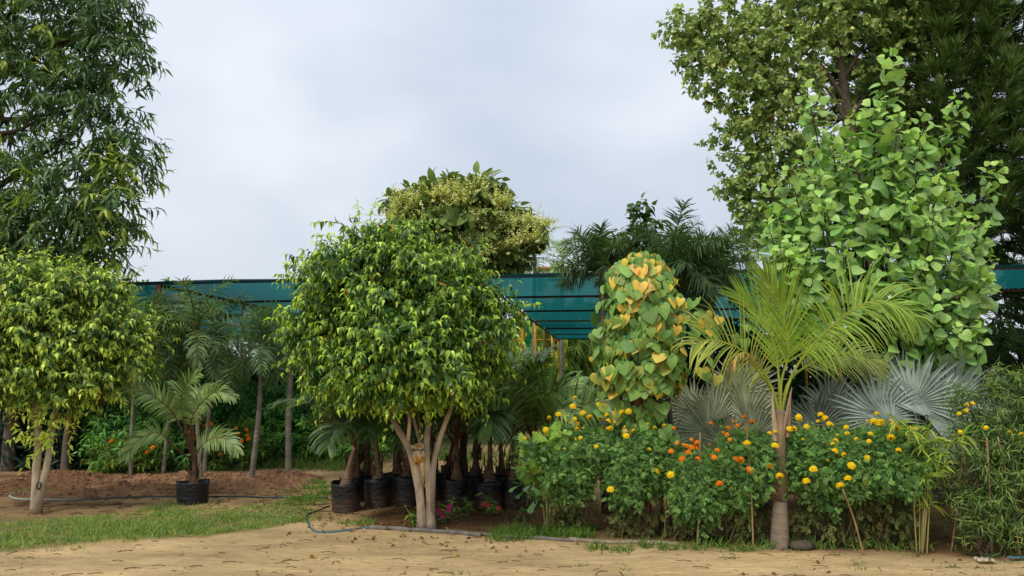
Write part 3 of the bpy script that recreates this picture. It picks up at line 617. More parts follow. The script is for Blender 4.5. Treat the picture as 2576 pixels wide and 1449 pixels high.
# ================================================================ YOUNG BROAD LEAVED POPLAR SHRUB
t = thing('poplar_shrub', gz(at(2210, 960, 9.6)), 'young poplar with big pale green heart shaped leaves on upright shoots', 'tree')
mb = MB(); mbL = MB(); ST = gz(at(2215, 960, 9.6)); fork = at(2205, 860, 9.6); TW = s(86, 78, 50, .6)
mb.tube(spline([ST - [0, 0, .1], (ST + fork) / 2, fork], 6), [.09, .08, .075, .07, .07, .065], 9, s(92, 76, 56, .6))
tips = [(2238, 130, 9.4), (2028, 212, 9.4), (2412, 245, 9.5), (2505, 412, 9.6), (2200, 250, 9.3), (2260, 290, 9.1), (2150, 290, 9.5), (2325, 290, 9.4), (1935, 470, 9.5), (2090, 330, 9.2), (2310, 340, 9.3), (2030, 360, 9.1), (1985, 420, 9.2),
        (2390, 440, 9.1), (2470, 560, 9.3), (2170, 480, 8.8), (2280, 490, 8.8), (2070, 510, 8.8), (2350, 540, 8.8), (1930, 560, 9.2), (1960, 620, 8.9), (2230, 620, 8.6), (2430, 640, 8.9), (2120, 620, 8.6), (2330, 660, 8.6), (2480, 690, 9.1), (2400, 740, 8.8), (2450, 800, 9.0), (2020, 640, 8.7), (2280, 730, 8.7), (2340, 840, 8.9), (2400, 860, 9.1), (2300, 870, 9.2), (2180, 720, 8.8), (2370, 800, 8.9), (2480, 760, 9.3),
        (2200, 400, 9.9), (2100, 400, 10.1), (2300, 420, 10.2), (2400, 500, 10.2), (2010, 500, 10.2), (2150, 560, 10.3), (2330, 600, 10.4), (2240, 700, 10.4), (2080, 700, 10.), (2440, 700, 10.2), (2490, 700, 9.), (2460, 850, 9.1), (2430, 900, 9.2), (2340, 760, 8.6), (2400, 820, 8.7), (2260, 850, 9.), (2480, 640, 9.5), (1960, 520, 9.4), (1990, 600, 9.), (2060, 440, 9.), (2130, 380, 9.3), (2250, 400, 9.), (2350, 450, 9.), (2420, 540, 9.)]
for i, tp in enumerate(tips):
    e1 = at(*tp); hgtm = e1[2] - fork[2]
    L = min(1.5, .75 + .25 * abs(hgtm)) * (.9 + .2 * rng.random()); side = (e1[0] - fork[0]) * .28; dr = nz(np.array([side * .8, (e1[1] - 9.6) * .4, 1.]))
    if tp[1] > 650: dr = nz(np.array([side * 1.6, (e1[1] - 9.6) * .8, .8])); L *= .65
    b0 = e1 - dr * L; mb.tube(spline([fork + rng.normal(size=3) * .03, (fork + b0) / 2 + [side * .3, 0, -.05], b0], 7), np.linspace(.032, .014, 7), 6, TW)
    nl = int(L / .025); n1 = 1; s1, s2 = perp(dr[None]); base = b0[None]
    u = np.linspace(0, 1, nl); P = b0 + dr * (L * u)[:, None] + rng.normal(size=(nl, 3)) * .01
    mb.tube(np.array([b0, (b0 + e1) / 2, e1]), [.012, .009, .004], 5, TW)
    a = np.arange(nl) * 2.4 + rng.random() * 6; sd_ = s1 * np.cos(a)[:, None] + s2 * np.sin(a)[:, None]
    sd_[:, 1] -= .25
    pet = nz(sd_ * .9 + dr * .35 + rng.normal(size=(nl, 3)) * .15); pl = rng.uniform(.07, .16, nl) * (1.1 - .6 * u ** 3); Q = P + pet * pl[:, None]
    fw = nz(pet * .9 - UP * (.45 - .9 * u[:, None] ** 4) + rng.normal(size=(nl, 3)) * .45); nn = pet * .3 + np.array([0, -.6, .6]) + rng.normal(size=(nl, 3)) * .45
    sz = .152 * (1 - .5 * u ** 5) * rng.uniform(.75, 1.15, nl)
    cc = colours(nl, s(110, 146, 80, .62), s(160, 192, 94, .82), u ** 3 + (rng.random(nl) - .5) * .5, .14)
    for v_ in range(3):
        k_ = np.arange(nl) % 3 == v_; mbL.scatter((T_POP, T_POP2, T_POP3)[v_], Q[k_], fw[k_], nn[k_], sz[k_], sz[k_] * rng.uniform(.85, 1.1), cc[k_])
    an = np.array([0, 2.1, 4.2]);
    for k in range(nl): mbL.tube([P[k], Q[k]], .0028, 3, s(120, 140, 80, .6), cap=False)
mb.build('trunk', BARK, t, True); mbL.build('crown', mat_attr('poplar_leaf', .42, .45, .28, tint=(1.2, 1.3, .7)), t)

# broadleaf sapling top showing above the dark palms
t = thing('sapling', gz(at(1612, 960, 11.8)), 'slim dark broad leaved sapling top poking above the dark palms', 'tree'); mb = MB()
o_ = gz(at(1612, 960, 11.8)); mb.tube([o_, at(1610, 740, 11.8), at(1605, 560, 11.8)], [.04, .03, .008], 7, BR); mb.build('trunk', BARK, t)
P, D = blobpts([(1608, 535, 11.8, 26, 26, .2), (1625, 570, 11.8, 30, 26, .22), (1590, 590, 11.8, 30, 24, .22), (1615, 625, 11.8, 35, 30, .25), (1510, 600, 11.9, 14, 12, .1)], 44, .1, .1, 1); mb = MB()
shoots(mb, P, nz(D + UP), .15, 5, .14, .75, T_OV, s(44, 70, 34, .6), s(90, 118, 50, .7), spread=.8, hang=.2); mb.build('crown', GLOSSY, t)

# ================================================================ FOXTAIL PALMS (left group and centre)
GL = 'thin grey trunked palms on the earth heap'
fox = [(335, 1185, 408, 905, 11.9, 'leaning pale grey palm trunk with dry brown skirt, left of the potted palm'), (410, 1192, 428, 880, 11.5, 'straight grey palm directly left of the potted palm'), (513, 1195, 545, 890, 11.4, 'leaning palm just right of the potted palm'), (629, 1222, 660, 885, 10.8, 'light grey palm standing alone at the right end of the earth heap')]
fd, fl_ = s(54, 80, 54, .58), s(106, 132, 84, .7)
for i, (bxp, byp, tx, ty, Y, lab) in enumerate(fox):
    b0 = gpz(bxp, byp); tt = crownpalm('foxtail_palm', tx, 0, ty, 0, 14, 1.05 if i != 3 else .8, .3, lab, fd, fl_, GL, base=b0, el=(88, -35), bend=1.3, trunk_r=.028 if i < 3 else .036, lw=.02, nl=44, plume=.85, seg=2, droopy=.3)
tt = crownpalm('foxtail_palm', 490, 0, 850, 0, 15, 1.15, .3, 'arching palm whose top frond crosses the edge of the net', fd, s(130, 150, 90, .75), GL, base=gz(at(520, 960, 12.6)), el=(80, -20), bend=1.6, trunk_r=.028, lw=.024, plume=.5)
tt = crownpalm('foxtail_palm', 350, 0, 880, 0, 15, 1.15, .3, 'bright green feathery palm peeping out right of the left ficus crown', s(74, 100, 50, .65), s(136, 160, 70, .8), GL, base=gz(at(345, 960, 13)), el=(84, -20), bend=1.3, trunk_r=.028, lw=.024, plume=.3)
tt = crownpalm('foxtail_palm', 735, 0, 900, 0, 13, .95, .28, 'small grey green palm beside the left flank of the big ficus', fd, fl_, GL, base=gz(at(735, 960, 13.4)), el=(80, 0), bend=1.3, trunk_r=.045, lw=.024, plume=.35)
# dry skirt
sk = MB(); c = at(405, 850, gpz(335, 1185)[1]); n = 120
shoots(sk, c + rng.normal(size=(n, 3)) * [.14, .14, .1], nz(rng.normal(size=(n, 3)) * [1, 1, .3] - UP * .8), .3, 5, .2, .07, T_LAN, s(96, 76, 62, .6), s(130, 108, 84, .65), hang=1., spread=.4, twig=.005, twigcol=s(100, 80, 60, .5))
par = [o for o in COL.objects if o.get('label') == fox[0][5]][0]; o = sk.build('dead_fronds', MATTE, par); o['label'] = 'dry brown drooping dead fronds'
GD = 'dark feathery palms behind the vine'
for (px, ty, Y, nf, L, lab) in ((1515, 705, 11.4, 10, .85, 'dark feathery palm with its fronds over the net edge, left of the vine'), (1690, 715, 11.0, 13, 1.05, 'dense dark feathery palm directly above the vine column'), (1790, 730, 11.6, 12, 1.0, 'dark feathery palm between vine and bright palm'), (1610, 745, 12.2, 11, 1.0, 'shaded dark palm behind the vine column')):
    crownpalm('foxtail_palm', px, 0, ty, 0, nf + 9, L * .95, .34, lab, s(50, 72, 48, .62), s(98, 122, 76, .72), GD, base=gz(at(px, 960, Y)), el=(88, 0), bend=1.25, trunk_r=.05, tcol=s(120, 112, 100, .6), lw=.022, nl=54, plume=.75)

# weeping light green tree behind yellow posts
t = thing('weeping_tree', gz(at(1440, 960, 37)), 'light green weeping tree with hanging narrow leaves behind the yellow posts', 'tree'); mb = MB(); o_ = gz(at(1440, 960, 37))
mb.tube([o_ - [0, 0, .1], o_ + [0, 0, 3], o_ + [0.2, 0, 5.6]], [.2, .16, .08], 8, BR); mb.build('trunk', BARK, t)
P, D = blobpts([(1360, 830, 36.5, 70, 50, 1.2), (1430, 810, 36.5, 80, 60, 1.2), (1380, 890, 36, 80, 60, 1.3), (1460, 890, 36, 70, 60, 1.3), (1420, 950, 36, 110, 50, 1.5)], 620, .3, .2, .5); mb = MB()
kk = rng.random(len(P)) < .3
for m, a, b in ((~kk, s(84, 110, 52, .7), s(128, 150, 66, .75)), (kk, s(140, 160, 56, .8), s(196, 200, 76, .85))):
    shoots(mb, P[m], nz(D[m] + [0, -.3, -.1]), .6, 12, .62, .1, T_LAN, a, b, spread=.5, hang=.9, droop=.5, up=.2)
mb.build('crown', LEAF, t)

# ================================================================ UNDERGROWTH
mb = MB(); n = 3400
P = np.stack([rng.uniform(-12, 10, n), rng.uniform(15.0, 24, n), np.zeros(n)], 1); P = P[(P[:, 0] < -2.2 - (P[:, 1] - 14) * .1) | (P[:, 0] > 2.5 + 0 * P[:, 1])]
P[:, 2] = hgt(P[:, 0], P[:, 1]) + rng.random(len(P)) ** 1.3 * (.25 + .8 * vnoise(P[:, 0] * .8, P[:, 1] * .8))
shoots(mb, P, nz(rng.normal(size=P.shape) * .7 + UP), .4, 10, .15, .4, T_OV, s(52, 92, 40, .85), s(130, 166, 66, 1.1), spread=.75, hang=.2, twig=.006, twigcol=s(70, 90, 45, .6))
tag(mb.build('undergrowth', LEAF), 'low green leafy undergrowth covering the ground beneath the shade net', 'undergrowth', kind='stuff')
def shrub(name, blobs, base, label, n, ll, lw, T, old, young, cat='shrub', group=None, nl=9, L=.3, hang=.25, mat=None, spread=.75, stems=6, special=None, up=.5, inner=.2, scol=s(90, 84, 60, .6), droop=.15, sr=.012, backd=.6):
    t = thing(name, base, label, cat, group); P, D = blobpts(blobs, n, inner, .2, backd); mb = MB()
    for k in range(stems):
        q = P[rng.integers(len(P))]; mb.tube(spline([base + np.array([rng.normal() * .05, rng.normal() * .05, -.03]), (base + q) / 2 + rng.normal(size=3) * .05, q], 6), np.linspace(sr, sr * .35, 6), 5, scol)
    if stems: mb.build('stems', BARK, t)
    mb = MB(); shoots(mb, P, nz(D + UP * .5), L, nl, ll, lw, T, old, young, spread=spread, hang=hang, droop=droop, up=up, twig=.004, twigcol=np.asarray(old), special=special)
    mb.build('foliage', mat or LEAF, t); return t
GS = 'shrubs in the shade under the net'
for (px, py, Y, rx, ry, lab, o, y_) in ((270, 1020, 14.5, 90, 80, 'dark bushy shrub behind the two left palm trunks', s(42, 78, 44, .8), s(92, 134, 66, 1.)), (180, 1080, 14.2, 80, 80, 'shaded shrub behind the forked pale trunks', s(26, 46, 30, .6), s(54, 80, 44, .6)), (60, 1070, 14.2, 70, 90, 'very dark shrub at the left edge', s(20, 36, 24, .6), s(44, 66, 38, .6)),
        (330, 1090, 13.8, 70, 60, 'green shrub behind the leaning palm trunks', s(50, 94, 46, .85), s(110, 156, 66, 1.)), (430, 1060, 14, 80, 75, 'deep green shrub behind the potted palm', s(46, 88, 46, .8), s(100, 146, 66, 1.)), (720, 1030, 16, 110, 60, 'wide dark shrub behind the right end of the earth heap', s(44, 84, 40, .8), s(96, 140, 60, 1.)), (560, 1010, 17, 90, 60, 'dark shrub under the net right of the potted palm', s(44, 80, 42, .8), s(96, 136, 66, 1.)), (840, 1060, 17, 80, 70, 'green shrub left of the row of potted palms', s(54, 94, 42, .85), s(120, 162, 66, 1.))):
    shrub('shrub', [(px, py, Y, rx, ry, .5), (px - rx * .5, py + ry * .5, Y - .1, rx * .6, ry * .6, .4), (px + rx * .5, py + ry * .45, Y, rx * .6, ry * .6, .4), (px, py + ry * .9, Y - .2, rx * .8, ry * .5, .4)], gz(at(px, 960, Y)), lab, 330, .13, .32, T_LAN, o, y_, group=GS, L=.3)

# ================================================================ FLOWER HEAD
def flowermesh():
    mb = MB(); T = tmpl([(.25, 0), (.5, .6), (.35, 1.0)], .3, .3)
    for ring, (n, el, L) in enumerate(((16, -12, 1.0), (16, 8, .98), (14, 28, .9), (11, 48, .78), (7, 68, .64), (3, 84, .5))):
        a = np.arange(n) * 6.283 / n + ring * .4 + rng.normal(size=n) * .08; e = np.radians(el + rng.normal(size=n) * 6)
        d = np.stack([np.cos(a) * np.cos(e), np.sin(a) * np.cos(e), np.sin(e)], 1); nn = np.stack([-np.cos(a) * np.sin(e), -np.sin(a) * np.sin(e), np.cos(e)], 1) + rng.normal(size=(n, 3)) * .25
        mb.scatter(T, d * .0, d, nn, L * (.92 + .12 * rng.random(n)), L * .42, np.ones((n, 3)) * (.82 + .3 * rng.random((n, 1))))
    return mb
FM = flowermesh(); FV = np.concatenate(FM.v); FF = np.concatenate(FM.f); FC = np.concatenate(FM.c)
def flower_mesh(col, name):
    mb = MB(); rdim = np.linalg.norm(FV, axis=1)[:, None]
    mb.add(FV, [FF], FC * np.asarray(col) * (1 - .12 * (1 - rdim)))
    mb.add(nz(np.array(cube, float)) * [.8, .8, .62] + [0, 0, .05], [CLF], np.asarray(col) * .85); mb.tube([(0, 0, -.75), (0, 0, -.35), (0, 0, 0)], [.16, .42, .36], 8, s(96, 130, 52, .6)); mb.tube([(0, 0, -4), (.1, 0, -2), (0, 0, -.7)], [.08, .08, .1], 5, s(96, 130, 52, .6))
    o = mb.build(name, PETAL); me = o.data; COL.objects.unlink(o); bpy.data.objects.remove(o); return me
YM = flower_mesh(s(255, 226, 34, 1.05), 'yellow_flower_head'); OM = flower_mesh(s(255, 160, 34, 1.0), 'orange_flower_head')
def add_flower(parent, me, p, r, tilt):
    f = bpy.data.objects.new('flower', me); COL.objects.link(f); f.parent = parent; f.location = p - WL[parent.name]; f.scale = (r, r, r); f.rotation_euler = (tilt[0], tilt[1], rng.random() * 6)

# ================================================================ MARIGOLD ROW
yl = [(540, 162), (527, 223), (713, 211), (730, 265), (768, 288), (875, 268), (925, 260), (425, 281), (410, 280), (490, 292), (597, 272), (354, 305), (475, 327), (540, 314), (556, 350), (598, 382), (331, 392), (335, 424), (249, 421), (179, 457), (579, 451), (694, 514), (545, 462), (783, 328), (826, 337), (797, 382), (780, 385), (897, 371), (961, 399), (911, 436), (1065, 351), (1114, 377), (1183, 363), (1077, 535), (1128, 690), (1227, 716), (797, 823), (465, 530), (555, 388), (511, 341), (643, 302), (722, 305), (1945, 417), (1985, 406), (1985, 506), (2014, 725), (1779, 488)]
og = [(1254, 383), (1277, 488), (1381, 464), (1418, 486), (1326, 503), (1345, 509), (1379, 519), (1418, 517), (1355, 555), (1428, 603), (1310, 603), (1511, 502), (1567, 540), (1527, 578), (1545, 592), (1522, 347), (1762, 301), (1681, 334), (1710, 364), (1815, 335), (1775, 389), (1646, 382), (1612, 416), (1637, 428), (1657, 464), (1699, 604), (1735, 610), (1801, 682), (1581, 782), (1945, 657), (1234, 547)]
yr = [(602, 675), (626, 673), (648, 612), (653, 627), (691, 664), (764, 600), (785, 620), (805, 648), (820, 652), (752, 635), (898, 666), (671, 730), (851, 707), (828, 753), (845, 735), (904, 700), (948, 728), (1027, 700), (1016, 740), (1008, 635), (1034, 647), (1056, 594), (1077, 640), (1075, 650), (1045, 633), (1166, 671), (1236, 673), (1265, 674), (1226, 710), (1133, 720), (1173, 786), (1135, 633), (1140, 650), (1008, 826), (907, 934), (1004, 952), (803, 840), (841, 790), (865, 972), (687, 948), (726, 885), (885, 810), (927, 868)]
FL = [(1257.9 + x * .3489, 943.5 + y * .3489, 'y') for x, y in yl] + [(1257.9 + x * .3489, 943.5 + y * .3489, 'o') for x, y in og] + [(1698.1 + x * .4794, 754.7 + y * .4794, 'y') for x, y in yr]
GM = 'marigold bushes along the sandy track'
bush = [(1440, 1352, 78, 1068, 'y', 'yellow marigold bush at the left end of the row, behind the fishtail palm'), (1595, 1362, 82, 1078, 'y', 'tall bushy yellow marigold below the vine column'),
        (1742, 1372, 58, 1135, 'o', 'low orange marigold bush around a bare stake, just right of the vine column'), (1875, 1380, 60, 1085, 'o', 'taller orange marigold bush just left of the ringed palm trunk'),
        (2045, 1386, 74, 1085, 'y', 'yellow marigold bush just right of the ringed palm trunk'), (2155, 1390, 66, 1078, 'y', 'yellow marigold bush in the middle of the right hand clump'), (2262, 1394, 58, 1075, 'y', 'yellow marigold bush at the right end beside the bamboo like plant')]
mo, my_, mlow = s(64, 100, 56, .7), s(122, 156, 80, .92), s(124, 124, 70, .78)
bobj = []
for (bxp, byp, rw, top, kd, lab) in bush:
    b0 = gpz(bxp, byp); b0[1] += .28; b0[2] = hgt(b0[0], b0[1]); Yb = b0[1]; t = thing('marigold_bush', b0, lab, 'flower bush', GM); bobj.append((t, bxp, Yb))
    up_ = [(bxp, top + 88, Yb, rw * .8, 60, .3), (bxp - rw * .4, top + 70, Yb + .08, rw * .5, 48, .3), (bxp + rw * .45, top + 76, Yb, rw * .48, 48, .3), (bxp + rng.normal() * 10, top + 125, Yb - .05, rw * .6, 50, .25)]
    lo = [(bxp - rw * .3, 1258, Yb, rw * .22, 70, .12), (bxp + rw * .38, 1265, Yb, rw * .2, 75, .12), (bxp + rw * .02, 1310, Yb, rw * .25, 60, .12), (bxp - rw * .45, 1330, Yb, rw * .15, 30, .1)]
    mb = MB()
    for k in range(14):
        q = at(bxp + rng.normal() * rw * .5, top + rng.uniform(10, 120), Yb + rng.normal() * .08); st = b0 + [rng.normal() * rw / 700, rng.normal() * .06, -.03]
        mb.tube(spline([st, (st + q) / 2 + rng.normal(size=3) * .05, q], 6), np.linspace(.008, .004, 6), 5, s(120, 108, 72, .6))
    mb.build('stems', BARK, t)
    mb = MB()
    for tp_ in (T_PIN, T_PIN2):
        P, D = blobpts(up_, 330, .3, .3, .55)
        shoots(mb, P, nz(D + UP * .7 + rng.normal(size=D.shape) * .5), .14, 8, .075, 1.0, tp_, mo, my_, spread=.75, hang=.15, droop=.1, up=.5, twig=.002, twigcol=mo, jit=.3, nr=.9, yfun=lambda t: t ** 2 * .9)
    P, D = blobpts(lo, 62, .15, .35, .6)
    shoots(mb, P, nz(D + rng.normal(size=D.shape) * .4), .13, 6, .085, .95, T_PINL, s(66, 80, 44, .62), mlow, spread=.7, hang=.55, droop=.4, up=.3, twig=.002, twigcol=mlow, jit=.35)
    mb.build('foliage', MATTE, t)
for (fx, fy, kd) in FL:
    cand = [b for b, bb in zip(bobj, bush) if bb[4] == kd or abs(b[1] - fx) < 60]; t, _, Yb = min(cand, key=lambda b: abs(b[1] - fx))
    deep = rng.random() * .12; Yf = Yb - .46 + deep + (.2 if fy < 1095 else 0); r_ = rng.choice([.015, .021, .025, .029, .033, .037]) if fy < 1170 else .039
    add_flower(t, YM if kd == 'y' else OM, at(fx, fy, Yf), r_, (R(rng.uniform(10, 50)), R(rng.uniform(-20, 20))))
# far orange marigolds behind the earth heap
b0 = gz(at(545, 960, 13.8)); t = shrub('marigold_bush', [(520, 1100, 13.8, 50, 40, .3), (600, 1105, 13.8, 50, 35, .3), (560, 1140, 13.8, 80, 35, .3)], b0, 'orange marigold bush in the shade behind the earth heap and potted palm', 230, .11, .6, T_PIN, s(58, 90, 40, .65), s(120, 150, 60, .75), 'flower bush', nl=6, L=.15)
for (x, y) in ((886, 745), (884, 768), (918, 777), (940, 772), (878, 814), (838, 812), (860, 838), (935, 835), (985, 805), (1018, 805), (1049, 790), (1058, 815), (1096, 800), (1104, 838), (1073, 848), (979, 908), (1100, 825)):
    add_flower(t, OM, at(x * .566, 629 + y * .566, 13.5), .045, (R(40), 0))
t = shrub('marigold_bush', [(285, 1140, 13.3, 50, 30, .3), (350, 1140, 13.3, 60, 34, .3)], gz(at(320, 960, 13.3)), 'bright green orange flowered bush behind the leaning palms', 160, .11, .6, T_PIN, s(70, 100, 40, .65), s(140, 160, 60, .75), 'flower bush', nl=6, L=.15)
for (x, y) in ((310, 1132), (280, 1109), (371, 1138), (385, 1125)): add_flower(t, OM, at(x, y, 13.0), .04, (R(40), 0))

# bamboo stakes
GK = 'thin bamboo stakes among the marigolds'
for i, (a, b, Yk, lab) in enumerate((((1649, 1345), (1586, 1200), 7.1, 'leaning light stake between the two left marigold bushes'), ((1670, 1355), (1680, 1090), 7.0, 'pale upright stake right of the vine below the first orange flowers'), ((1753, 1372), (1761, 1088), 6.85, 'bare upright stake in the middle of the orange marigolds'), ((1895, 1383), (1877, 1065), 6.8, 'stake rising through the taller orange marigold bush'), ((1560, 1352), (1575, 1240), 7.2, 'short dark stake below the tall yellow marigold'),
        ((2390, 1385), (2424, 1128), 6.75, 'thick stake leaning right beside the bamboo like plant'), ((2493, 1400), (2482, 1100), 6.7, 'thin near vertical stake left of the rightmost stake'), ((2568, 1400), (2510, 1098), 6.7, 'rightmost stake leaning left at the photo edge'), ((2175, 1395), (2120, 1230), 6.85, 'hidden leaning stake below the middle yellow marigolds'))):
    p0 = gpz(*a); p1 = at(*b, p0[1] + .03); mb = MB(); k = 8; pts = spline([p0 - [0, 0, .05], (p0 + p1) / 2 + [.012, 0, 0], p1], k)
    mb.tube(pts, .0085 * (1 + .12 * np.sin(np.arange(k) * 2.5)), 6, s(176, 146, 104, .65)); tag(mb.build('stake', BARK), lab, 'stake', GK)

# dry dead stems bundle leaning in the bed
for (x0, y0, x1, y1, lab) in ((1700, 1360, 1775, 1180, 'sheaf of dry brown stems leaning left of the central orange stake'), (1915, 1365, 1800, 1180, 'sheaf of dry brown stems leaning right below the orange marigolds')):
    mb = MB(); a = gpz(x0, y0)
    for k in range(9): b = at(x1 + rng.normal() * 14, y1 + rng.normal() * 14, a[1] - .05); st = a + [rng.normal() * .05, rng.normal() * .05, -.02]; mb.tube(spline([st, (st + b) / 2 + rng.normal(size=3) * .03, b], 6), .005, 4, s(128, 104, 74, .6))
    tag(mb.build('dry_stems', BARK), lab, 'dead stems')

# ================================================================ VINE COLUMN
Y = 8.0
b0 = gz(at(1610, 960, Y)); t = thing('vine_column', b0, 'heart leaved creeper with yellowing leaves smothering an old stump', 'creeper')
mb = MB(); VC = s(120, 84, 62, .6)
mb.tube(spline([b0 - [0, 0, .1], at(1608, 1100, Y), at(1603, 950, Y), at(1605, 800, Y)], 12), np.linspace(.085, .07, 12), 10, VC)
for k in range(7):
    ph = k * .9; pts = [np.array([b0[0] + .085 * math.cos(ph + q * .55), b0[1] + .085 * math.sin(ph + q * .55), .0 + q * .19]) + rng.normal(size=3) * .006 for q in range(11)]; mb.tube(spline(pts, 34), .012, 5, s(150, 112, 80, .6))
for dx in (-55, 50, 78): mb.tube(spline([gz(at(1610 + dx * .9, 960, Y + .1)) - [0, 0, .1], at(1610 + dx, 1080, Y + .1), at(1608 + dx * .7, 900, Y + .05)], 8), .028, 7, s(104, 96, 84, .6))
mb.build('trunk', BARK, t, True)
mb = MB(); mbl = []
prof = [(655, 50), (700, 88), (760, 104), (850, 108), (920, 112), (980, 92), (1010, 60), (1040, 35)]
pts = []; nn = []; sz = []; yel = []
def hearts(n, y0, y1, cx, dY, wscale=1., f=1.):
    for k in range(n):
        py = rng.uniform(y0, y1); hw = np.interp(py, [p[0] for p in prof], [p[1] for p in prof]) * wscale * .98; a = rng.uniform(-math.pi, math.pi) if rng.random() < .35 else rng.uniform(-1.35, 1.35)
        rr = m_px(hw, Y) * (.8 + .26 * rng.random() + .13 * math.sin(a * 3 + py * .045) * math.sin(py * .06 + 1)); c = at(cx, py, Y); d = np.array([math.sin(a), -math.cos(a), 0]); rd = rr * f
        pts.append(c + np.array([d[0] * rd, d[1] * rd * .85, 0])); nn.append(d + UP * (.35 + .4 * (py < 700))); sz.append(rng.choice([.07, .09, .105, .12, .13, .15])); yel.append(.3 if py < 715 else (.12 if py < 830 or py > 930 else .06))
hearts(800, 665, 990, 1612, 0); hearts(110, 650, 740, 1618, 0, .7); hearts(150, 700, 980, 1612, 0, .75, .9)
for k in range(40): pts.append(at(1640 + rng.normal() * 26, rng.uniform(1010, 1150), Y - .12 + rng.normal() * .06)); nn.append(np.array([rng.normal() * .4, -1, .3])); sz.append(rng.uniform(.1, .15)); yel.append(.05)
for k in range(14): pts.append(at(1535 + rng.normal() * 20, rng.uniform(990, 1060), Y - .1)); nn.append(np.array([rng.normal() * .5, -1, .3])); sz.append(rng.uniform(.09, .14)); yel.append(.15)
side = pxpath([(1700, 770, 7.8), (1760, 800, 7.6), (1800, 835, 7.5), (1870, 848, 7.4)], 30)
for k in range(30): q = side[rng.integers(30)]; pts.append(q + rng.normal(size=3) * [.07, .06, .09] + [0, 0, .03]); nn.append(np.array([rng.normal() * .5, -.7, .6])); sz.append(rng.uniform(.07, .12)); yel.append(.2)
for k in range(14): pts.append(at(1775 + rng.normal() * 20, rng.uniform(790, 960), 7.7)); nn.append(np.array([.2, -1, .3])); sz.append(rng.uniform(.09, .14)); yel.append(.15)
pts = np.array(pts); nn = np.array(nn) + rng.normal(size=pts.shape) * .38; sz = np.array(sz); yel = np.array(yel); n = len(pts)
fw = nz(np.array([0, 0, -1.]) + nn * [.25, .25, 0] + rng.normal(size=pts.shape) * [.35, .2, .1])
cg = colours(n, s(86, 120, 62, .68), s(128, 160, 74, .8), rng.random(n), .14); cyl = colours(n, s(206, 172, 66, .72), s(214, 186, 80, .72), rng.random(n), .12); cbr = colours(n, s(186, 138, 84, .8), s(205, 160, 100, .8), rng.random(n), .1)
m = rng.random(n) < yel; cg[m] = cyl[m]; m3 = (~m) & (rng.random(n) < .1); cg[m3] = cg[m3] * .6 + cyl[m3] * .4; m2 = m & (rng.random(n) < .12); cg[m2] = cbr[m2]
VINE = mat_attr('vine_leaf', .5, .35, .22, tint=(1.2, 1.25, .6), var=.16, vscale=30)
for v_ in range(3):
    k_ = rng.integers(0, 3, n) == v_ if v_ == 0 else (rr_ == v_)
    if v_ == 0: rr_ = rng.integers(0, 3, n); k_ = rr_ == 0
    mb.scatter((T_HEART, T_HEART2, T_HEART3)[v_], (pts - fw * sz[:, None] * .35)[k_], fw[k_], nn[k_], sz[k_], sz[k_] * 1.0, cg[k_])
inner_ = at(1612, 830, Y)
mb.tube(side, .007, 5, s(150, 140, 90, .6))
mb.build('foliage', VINE, t)

# ================================================================ FICUS TREES
def ficus(name, base, label, blobs, trunks, n, nl, ll, old, young, inner=.35, L=.2, zmin=None, extra=None, yk=.8, pale=s(190, 170, 146, .92)):
    t = thing(name, base, label, 'tree'); mb = MB()
    for pth, r0, r1 in trunks:
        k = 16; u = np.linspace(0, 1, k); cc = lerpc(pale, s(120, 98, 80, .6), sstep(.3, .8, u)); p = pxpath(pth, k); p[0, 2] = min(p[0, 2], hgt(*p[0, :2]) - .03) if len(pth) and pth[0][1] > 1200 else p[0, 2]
        
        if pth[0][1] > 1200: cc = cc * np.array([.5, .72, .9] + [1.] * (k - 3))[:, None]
        rr = np.linspace(r0, r1, k) * (1 + .06 * np.sin(np.arange(k) * 1.9))
        if pth[0][1] > 1200: rr[:2] *= [1.3, 1.1]
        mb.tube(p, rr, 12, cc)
    blobs = [(a, b, c_, d_ - 24, e_ - 20, f_ * .88) for a, b, c_, d_, e_, f_ in blobs]; P, D = blobpts(blobs, n, inner, .36, .5, zmin, power=.8)
    ends = [pxpath(tr[0], 4)[-1] for tr in trunks]
    for e_ in ends:
        j = np.argsort(np.linalg.norm(P - e_, axis=1))[60:900:70]; limbs(mb, e_, P[j], .016, s(110, 90, 72, .6), 5, .05, .004)
    mb.build('trunk', PALE, t, True); mb = MB()
    outer = rng.random(len(P))
    shoots(mb, P, nz(D * .8 + UP * .35 + rng.normal(size=D.shape) * .35), L * (1 + .9 * (rng.random(len(P)) < .09)), nl, ll, .52, T_FIC, old, young, yfun=lambda t: (t ** 3) * yk, spread=.6, hang=.5, droop=.3, up=.55, twig=.0035, twigcol=s(120, 100, 70, .6), jit=.2, special=(.004, s(196, 140, 50, .8)))
    if extra is not None:
        PP, DD = extra; shoots(mb, PP, DD, .32, 9, ll, .5, T_FIC, young, young, yfun=lambda t: t, spread=.6, hang=.35, droop=.25, up=.5, twig=.004, twigcol=s(120, 100, 70, .6))
    mb.build('crown', GLOSSY, t); return t
